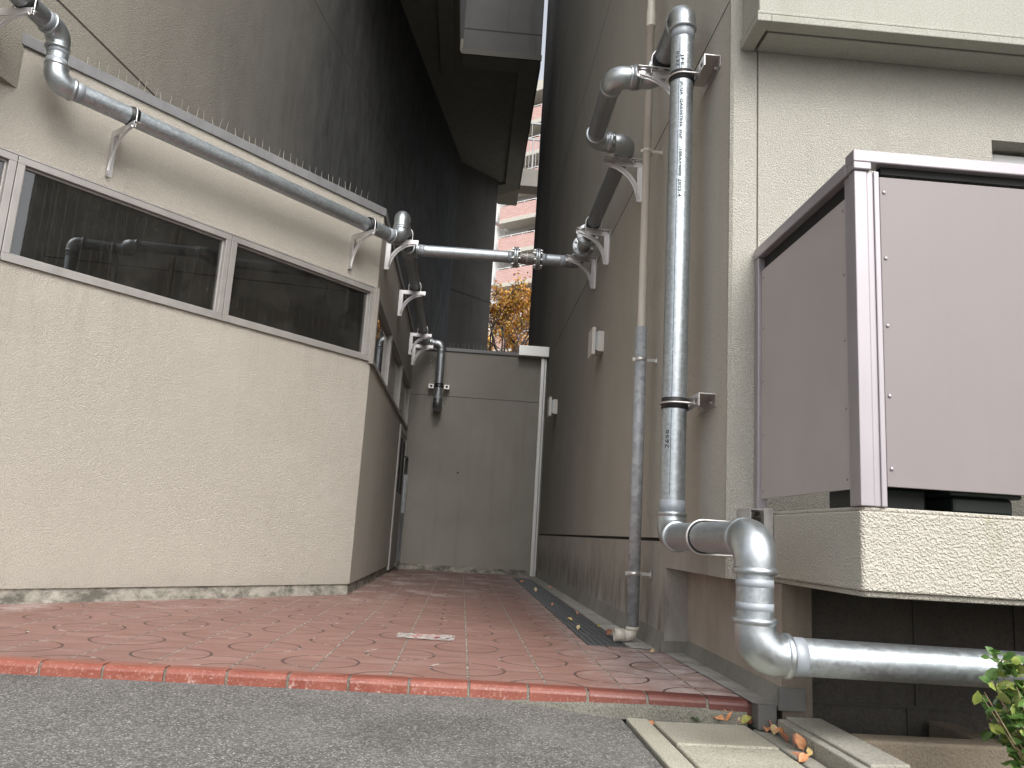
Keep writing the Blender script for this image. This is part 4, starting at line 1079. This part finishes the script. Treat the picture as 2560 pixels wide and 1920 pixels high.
# block walls
t = thing('block_wall', 'low grey concrete block edging wall running towards the camera beside the gutter', 'block wall', (1.26,2.7,-.2))
b = MB(); b.prism([(1.182,2.36),(1.182,2.975),(1.345,2.975),(1.345,2.38)], -.35, -.040); b.prism([(1.182,1.4),(1.182,2.357),(1.30,2.357),(1.30,1.4)], -.35, -.052); b.build('wall', m_conc, t, bevel=.006, seg=3)
b = MB(); b.prism([(1.212,2.365),(1.212,2.97),(1.342,2.97),(1.342,2.385)], -.042, -.030); b.build('cap', m_conc, t, bevel=.004)
b = MB(); b.box(1.178,1.1825,2.672,2.682,-.3,-.05); b.build('mortar_joint', m_mortar, t)
o = block(1.347,1.86,2.672,2.772,-.35,-.032,'block_wall',m_conc_brown,'brownish block wall crossing in front of the dark pit under the balcony','block wall',bev=.01)
o = block(1.785,1.875,2.776,3.05,-.35,-.034,'block_wall',m_conc_brown,'short block wall running back under the balcony on the right of the pit','block wall',bev=.01)
block(1.862,2.6,2.66,2.77,-.35,-.045,'block_wall',m_conc_brown,'end block of the brownish wall behind the shrub','block wall',bev=.01)

# ================================================================== FALLEN LEAVES
def leaf_mesh(L, W, fold, curl, seed):
    rnd = random.Random(seed); b = MB(); n = 7; vs = []
    for i in range(n+1):
        t_ = i/n; w = W*(math.sin(PI*t_**.85)**.85)*(1-.45*t_)*1.25 if 0 < t_ < 1 else 0.0004; z = curl*math.sin(t_*PI)*L + rnd.uniform(-.002,.002)
        x = (t_-.5)*L
        vs += [(x,-w,z+fold*w+rnd.uniform(-.002,.002)),(x,0,z),(x,w,z+fold*w+rnd.uniform(-.002,.002))]
    fs = []
    for i in range(n):
        a = i*3; fs += [(a,a+3,a+4,a+1),(a+1,a+4,a+5,a+2)]
    b.add(vs, fs, True); b.tube([(-.5*L,0,0),(-.7*L,0,.004)], .0012, 5); return b
def leafmat(name, c1, c2):
    M = N(name); n = M.noise(60, 4, .6, M.obj); c = M.mix(M.ramp(n, .35, .65), c1, c2); M.set(Base_Color=c, Roughness=.6)
    M.b.inputs['Transmission Weight'].default_value = 0.0
    return M.m
LM = {'orange': leafmat('leaf_orange', (.36,.14,.05),(.55,.28,.14)), 'brown': leafmat('leaf_brown', (.17,.065,.035),(.34,.14,.07)),
      'yellow': leafmat('leaf_yellow', (.42,.28,.08),(.55,.42,.2)), 'green': leafmat('leaf_olive', (.22,.22,.05),(.40,.38,.10)),
      'pink': leafmat('leaf_pink', (.40,.16,.12),(.55,.28,.2)), 'dark': leafmat('leaf_dark', (.03,.05,.02),(.07,.09,.04)), 'tan': leafmat('leaf_tan', (.45,.34,.18),(.6,.48,.28))}
LV = [ # x, y, z, colour, length, stand-up tilt, yaw, label
 (.837,3.090,-.07,'yellow',.030,.5,.4,'bright yellow leaf leaning against the kerb mortar at the left of the leaf row'),
 (.905,3.060,-.078,'dark',.030,.15,1.9,'small blackish green leaf flat on the gutter slab'),
 (.990,3.060,-.068,'orange',.038,.45,2.6,'orange leaf lying low at the left of the tall orange one'),
 (1.030,3.068,-.056,'orange',.046,1.15,.5,'tall pale orange leaf standing upright against the kerb'),
 (1.062,3.066,-.062,'tan',.034,1.0,1.2,'tan leaf standing right of the tall orange leaf'),
 (1.078,3.060,-.066,'pink',.026,.9,.2,'pinkish leaf tucked between the tan and the olive leaf'),
 (1.098,3.05,-.070,'green',.036,.6,.3,'olive green leaf at the corner of the gutter slab'),
 (1.130,3.045,-.074,'brown',.042,.2,.1,'dark brown leaf heaped by the end of the kerb'),
 (1.150,3.00,-.078,'orange',.040,.3,1.0,'orange brown leaf below the dark grey kerb end'),
 (1.138,3.02,-.07,'brown',.036,.5,2.0,'brown leaf on top of the heap by the kerb end'),
 (1.165,2.995,-.062,'pink',.042,1.0,1.3,'reddish leaf standing against the block wall'),
 (1.160,2.955,-.076,'tan',.036,.6,.7,'tan leaf at the foot of the reddish standing leaf'),
 (1.163,2.91,-.078,'orange',.036,.4,2.2,'orange leaf lying on the narrow edging strip'),
 (1.160,2.865,-.080,'brown',.032,.4,1.2,'brown leaf on the edging strip by the first block joint'),
 (1.168,2.80,-.070,'pink',.030,1.0,.8,'small pink brown leaf leaning on the block wall'),
 (1.166,2.745,-.066,'orange',.042,1.0,1.5,'orange leaf standing alone against the block wall'),
 (1.162,2.665,-.078,'yellow',.026,.6,.4,'small yellow leaf near the block wall joint'),
 (1.106,2.62,-.090,'brown',.040,.8,1.7,'brown leaf stuck upright in the gap beside the near slab'),
 (1.118,2.60,-.082,'orange',.034,.5,.2,'orange leaf beside the brown one stuck in the slab gap'),
 (.741,3.05,-.10,'orange',.028,.3,1.2,'orange leaf in the gap at the far left corner of the slabs'),
 (.751,9.516,.015,'orange',.075,.5,.2,'orange brown leaf near the far end of the gully'),
 (.791,8.249,.02,'tan',.07,1.0,1.3,'pale yellow leaf standing up on the far gratings'),
 (1.008,8.78,.012,'orange',.09,.15,.1,'orange leaf on the pale strip beside the far gully'),
 (.778,6.663,.014,'pink',.05,.9,.6,'pink leaf standing halfway along the gully'),
 (.886,6.011,.014,'pink',.045,.9,1.4,'pinkish leaf near the right edge of the gully'),
 (.770,5.526,.012,'yellow',.055,.3,2.4,'yellow orange leaf at the left edge of the gully'),
 (.765,5.08,.012,'tan',.05,.8,.9,'tan leaf on the second grating'),
 (.905,4.80,.02,'brown',.075,.7,.3,'large crumpled brown leaf by the drainpipe outlet'),
 (1.018,4.19,.01,'tan',.045,.2,.4,'dry tan leaf at the base of the pier'),
 (.925,5.27,.008,'green',.05,.2,.9,'mossy green leaf at the right edge of the gully'),
]
for i, (x,y,z,cn,L,tilt,yaw,lab) in enumerate(LV):
    b = leaf_mesh((L*1.35 if y < 4 else L*.7), (L*.40 if y < 4 else L*.22), random.uniform(.35,.7), random.uniform(.05,.2), i)
    o = tag(b.build('fallen_leaf', LM[cn]), lab, 'leaf', 'fallen leaves')
    o.location = (x,y,z+.004)
    o.rotation_euler = (Matrix.Rotation(random.uniform(-.45,.45),3,'Z') @ Matrix.Rotation(.25+tilt*.85,3,'X') @ Matrix.Rotation(yaw+.4,3,'Z')).to_euler()

# ================================================================== SHRUB (bottom right)
def leaf_cloud(b, centre_fn, n, size, rnd, tilt=1.):
    for i in range(n):
        c = centre_fn(i); L = size*rnd.uniform(.6,1.25); W = L*.32
        u = Vector((rnd.gauss(0,1),rnd.gauss(0,1),rnd.gauss(0,.7)*tilt)).normalized(); v = u.orthogonal().normalized()
        v.rotate(Matrix.Rotation(rnd.uniform(0,2*PI),3,u)); w = u.cross(v)
        p = Vector(c)
        vs = [p-u*L*.5, p-u*L*.18+v*W*.85+w*W*.25, p+u*L*.18+v*W*.8+w*W*.22, p+u*L*.5-w*W*.3, p+u*L*.18-v*W*.8+w*W*.22, p-u*L*.18-v*W*.85+w*W*.25, p]
        b.add(vs, [(6,0,1),(6,1,2),(6,2,3),(6,3,4),(6,4,5),(6,5,0)], True)
rnd = random.Random(3)
sh = thing('shrub', 'green leafy shrub at the right edge in front of the bottom pipe', 'shrub', (1.75,2.25,-.12))
tips = []
for i in range(60):
    a = rnd.uniform(0,2*PI); e = rnd.uniform(.15,1.3)
    base = Vector((1.70+rnd.uniform(-.06,.06), 2.24+rnd.uniform(-.05,.05), -.11))
    mid = base + Vector((math.cos(a)*.08, math.sin(a)*.07, .13+rnd.uniform(-.03,.06)))
    tip = base + Vector((math.cos(a)*.2*rnd.uniform(.5,1.1), math.sin(a)*.17*rnd.uniform(.4,1), .10+.36*math.sin(e)*rnd.uniform(.6,1)))
    tips.append((base, mid, tip))
b = MB()
extra_tips = [(Vector((1.72,2.22,.15)),Vector((1.6,2.2,.265)),Vector((1.475,2.19,.305))),(Vector((1.72,2.22,.12)),Vector((1.62,2.2,.19)),Vector((1.50,2.2,.235))),(Vector((1.72,2.2,.08)),Vector((1.64,2.2,.14)),Vector((1.53,2.2,.155))),(Vector((1.76,2.2,.12)),Vector((1.70,2.2,.28)),Vector((1.635,2.2,.36)))]
for t3 in tips + extra_tips: b.tube(list(t3), [.0035,.0025,.0012], 6)
for pts in (((1.62,2.15,-.10),(1.58,2.16,-.02),(1.60,2.15,.05)),((1.60,2.13,-.11),(1.66,2.14,-.01),(1.74,2.16,.06)),((1.53,2.16,.115),(1.62,2.17,.11),(1.73,2.2,.10)),((1.57,2.2,.09),(1.64,2.18,.06),(1.74,2.2,.02)),((1.55,2.2,-.06),(1.62,2.19,.0),(1.72,2.2,.03))):
    b.tube([Vector(p) for p in pts], .0022, 6)
b.build('branches', leafmat('twig_bark', (.2,.14,.08),(.42,.32,.2)), sh)
def cen(i):
    t3 = rnd.choice(tips if i % 5 else extra_tips); k = rnd.uniform(.35,1.05)
    p = t3[1].lerp(t3[2], max(0,(k-.35)/.7)); return p + Vector((rnd.gauss(0,.014),rnd.gauss(0,.014),rnd.gauss(0,.014)))
def leafgreen(name, c1, c2):
    M = N(name); n = M.noise(45, 3, .6); c = M.mix(M.ramp(n, .35, .65), c1, c2); M.set(Base_Color=c, Roughness=.38); return M.m
for nm, cnt, cc in (('foliage',640,((.045,.11,.02),(.11,.20,.045))),('pale_foliage',210,((.16,.22,.045),(.27,.31,.08)))):
    b = MB(); leaf_cloud(b, cen, cnt, .044, rnd); b.build(nm, leafgreen(nm+'_green', *cc), sh)

# ================================================================== AUTUMN TREE
tr = thing('autumn_tree', 'bare branched tree with sparse orange leaves beyond the alley end', 'tree', (1.1,22.5,za))
rnd = random.Random(11); tips = []
bb = MB()
def grow(p, d, L, r, depth):
    q = p + d*L*.5 + Vector((rnd.gauss(0,.04),rnd.gauss(0,.04),0))*L; e = q + (d + Vector((rnd.gauss(0,.12),rnd.gauss(0,.12),.10))).normalized()*L*.5
    bb.tube([p,q,e], [r,r*.82,r*.66], 6 if depth > 2 else 4, False)
    if depth <= 1:
        tips.append((p,q,e))
        if depth == 0: return
    k = 3 if depth > 3 else rnd.choice((2,3,3))
    for _ in range(k):
        ax = Vector((rnd.gauss(0,1),rnd.gauss(0,1),rnd.gauss(0,.35))).normalized()
        nd = (d*.75 + ax*.62 + Vector((0,0,.12))).normalized()
        grow(e, nd, L*rnd.uniform(.62,.82), r*.64, depth-1)
grow(Vector((1.1,22.5,za)), Vector((0,0,1)), 2.6, .13, 6)
bb.build('trunk', leafmat('tree_bark', (.035,.03,.027),(.09,.075,.062)), tr)
def tc(i):
    t3 = rnd.choice(tips); return t3[1].lerp(t3[2], rnd.uniform(-.5,1.2)) + Vector((rnd.gauss(0,.09),rnd.gauss(0,.09),rnd.gauss(0,.09)))
for nm, cnt, cc in (('foliage',9000,((.55,.22,.03),(.70,.36,.06))),('yellow_foliage',5500,((.58,.38,.05),(.70,.50,.09))),('brown_foliage',2500,((.2,.08,.03),(.4,.18,.06)))):
    b = MB(); leaf_cloud(b, tc, cnt, .085, rnd); b.build(nm, leafmat(nm+'_autumn', *cc), tr)

# ================================================================== BRICK APARTMENTS far behind
def brickm():
    M = N('pink_brick_tile'); t_ = M.n('ShaderNodeTexBrick'); p = M.sep(M.obj)
    M.L(M.comb(p[0], p[2], 0), t_.inputs['Vector']); t_.inputs['Scale'].default_value = 1.; t_.inputs['Brick Width'].default_value = .45; t_.inputs['Row Height'].default_value = .15
    t_.inputs['Mortar Size'].default_value = .016; t_.inputs['Color1'].default_value = (.60,.37,.33,1); t_.inputs['Color2'].default_value = (.66,.44,.40,1); t_.inputs['Mortar'].default_value = (.42,.29,.26,1)
    M.set(Base_Color=t_.outputs[0], Roughness=.8); return M.m
m_brick = brickm()
m_cream = paint('cream_render', (.55,.525,.46), .8, .06, streak=.15); m_greyr = paint('grey_render', (.46,.45,.43), .8, .08); m_rw = paint('white_rail', (.75,.75,.74), .5, .03)
FD = Vector((-.786,.619)).normalized(); P0 = Vector((2.947,65.)); rz = math.atan2(-FD.y, -FD.x)    # local +x runs right/nearer, -y... local y away
fa = thing('brick_apartments', 'pink brick apartment building with cream balcony bands, seen through the gap', 'building', (P0.x,P0.y,za), rz=rz, local=True)
# local frame: x along facade towards the right/near end, y pointing away from the viewer
yb0 = 1.5
b = MB(); b.box(-14, 14, yb0, yb0+8, 0, 38.9); b.build('wall', m_greyr, fa)
zt0 = 27.24
for k in range(-7, 4):
    zb_ = zt0 + k*2.93            # underside of the cream band
    b = MB(); b.box(-1.9, 13, -.06, yb0, zb_, zb_+.36); b.build('slab_edge', m_cream, fa)
    b = MB(); b.box(-1.88, 13, -.02, .12, zb_+.36, zb_+1.56); pb = b.build('brick_parapet', m_brick, fa)
    b = MB(); b.box(-1.8, 13, .02, .07, zb_+1.70, zb_+1.76)
    for i in range(12): b.box(-1.8+i*1.2, -1.75+i*1.2, .02, .07, zb_+1.56, zb_+1.70)
    b.build('rail', m_rw, pb)
    for xw in (.2, 4.2):
        b = MB(); b.box(xw, xw+2.6, yb0-.03, yb0, zb_+.9, zb_+2.6); b.build('window', m_dark, fa)
    b = MB(); b.box(-13, -2.6, yb0-.05, yb0, zb_+.3, zb_+1.6); b.build('brick_band', m_brick, fa)
    b = MB(); b.box(-2.5, -2.3, -.02, yb0, zb_+.36, zb_+2.93); b.build('pillar', m_white, fa)
b = MB(); b.box(-14, 14, -.3, yb0+8, 38.96, 39.9); b.build('roof', m_cream, fa)

# ================================================================== LIGHT, SKY, CAMERA
w = bpy.data.worlds.new('World'); S.world = w; w.use_nodes = True
nt = w.node_tree; bg = nt.nodes['Background']
sky = nt.nodes.new('ShaderNodeTexSky'); sky.sky_type = 'NISHITA'; sky.sun_disc = False
EL_, AZ = R(46), R(163)          # sun high behind the camera
sky.sun_elevation = EL_; sky.sun_rotation = AZ; sky.air_density = 1.; sky.dust_density = 5.; sky.ozone_density = 1.
hs = nt.nodes.new('ShaderNodeHueSaturation'); hs.inputs['Saturation'].default_value = .26; hs.inputs['Value'].default_value = 2.05
nt.links.new(sky.outputs[0], hs.inputs['Color']); nt.links.new(hs.outputs[0], bg.inputs[0]); bg.inputs[1].default_value = .15
sl = bpy.data.lights.new('sun', 'SUN'); sl.energy = 1.1; sl.angle = R(24); sl.color = (1,.985,.96)
so = bpy.data.objects.new('sun', sl); COL.objects.link(so)
sd = Vector((math.sin(AZ)*math.cos(EL_), math.cos(AZ)*math.cos(EL_), math.sin(EL_)))
so.rotation_euler = sd.to_track_quat('Z', 'Y').to_euler()
cam = bpy.data.cameras.new('camera'); co = bpy.data.objects.new('camera', cam); COL.objects.link(co)
cam.sensor_width = 36; cam.lens = 1991.48/2560*36; cam.clip_start = .05; cam.clip_end = 600
a, p_, c_ = -.05165972, .18623908, -.06108531
Mx = (Matrix.Rotation(a,3,'Z') @ Matrix.Rotation(p_,3,'X') @ Matrix.Rotation(c_,3,'Y'))
rgt_, fwd_, up_ = Mx.col[0], Mx.col[1], Mx.col[2]
co.matrix_world = Matrix(((rgt_.x, up_.x, -fwd_.x, 0), (rgt_.y, up_.y, -fwd_.y, 0), (rgt_.z, up_.z, -fwd_.z, .554), (0,0,0,1)))
S.camera = co
S.view_settings.view_transform = 'Standard'; S.view_settings.look = 'None'; S.view_settings.exposure = 0; S.view_settings.gamma = 1
S.render.resolution_x = 1024; S.render.resolution_y = 768
S.cycles.max_bounces = 8; S.cycles.diffuse_bounces = 5; S.cycles.transparent_max_bounces = 12
for o in bpy.data.objects:
    for k_ in ('org','local'):
        if k_ in o: del o[k_]
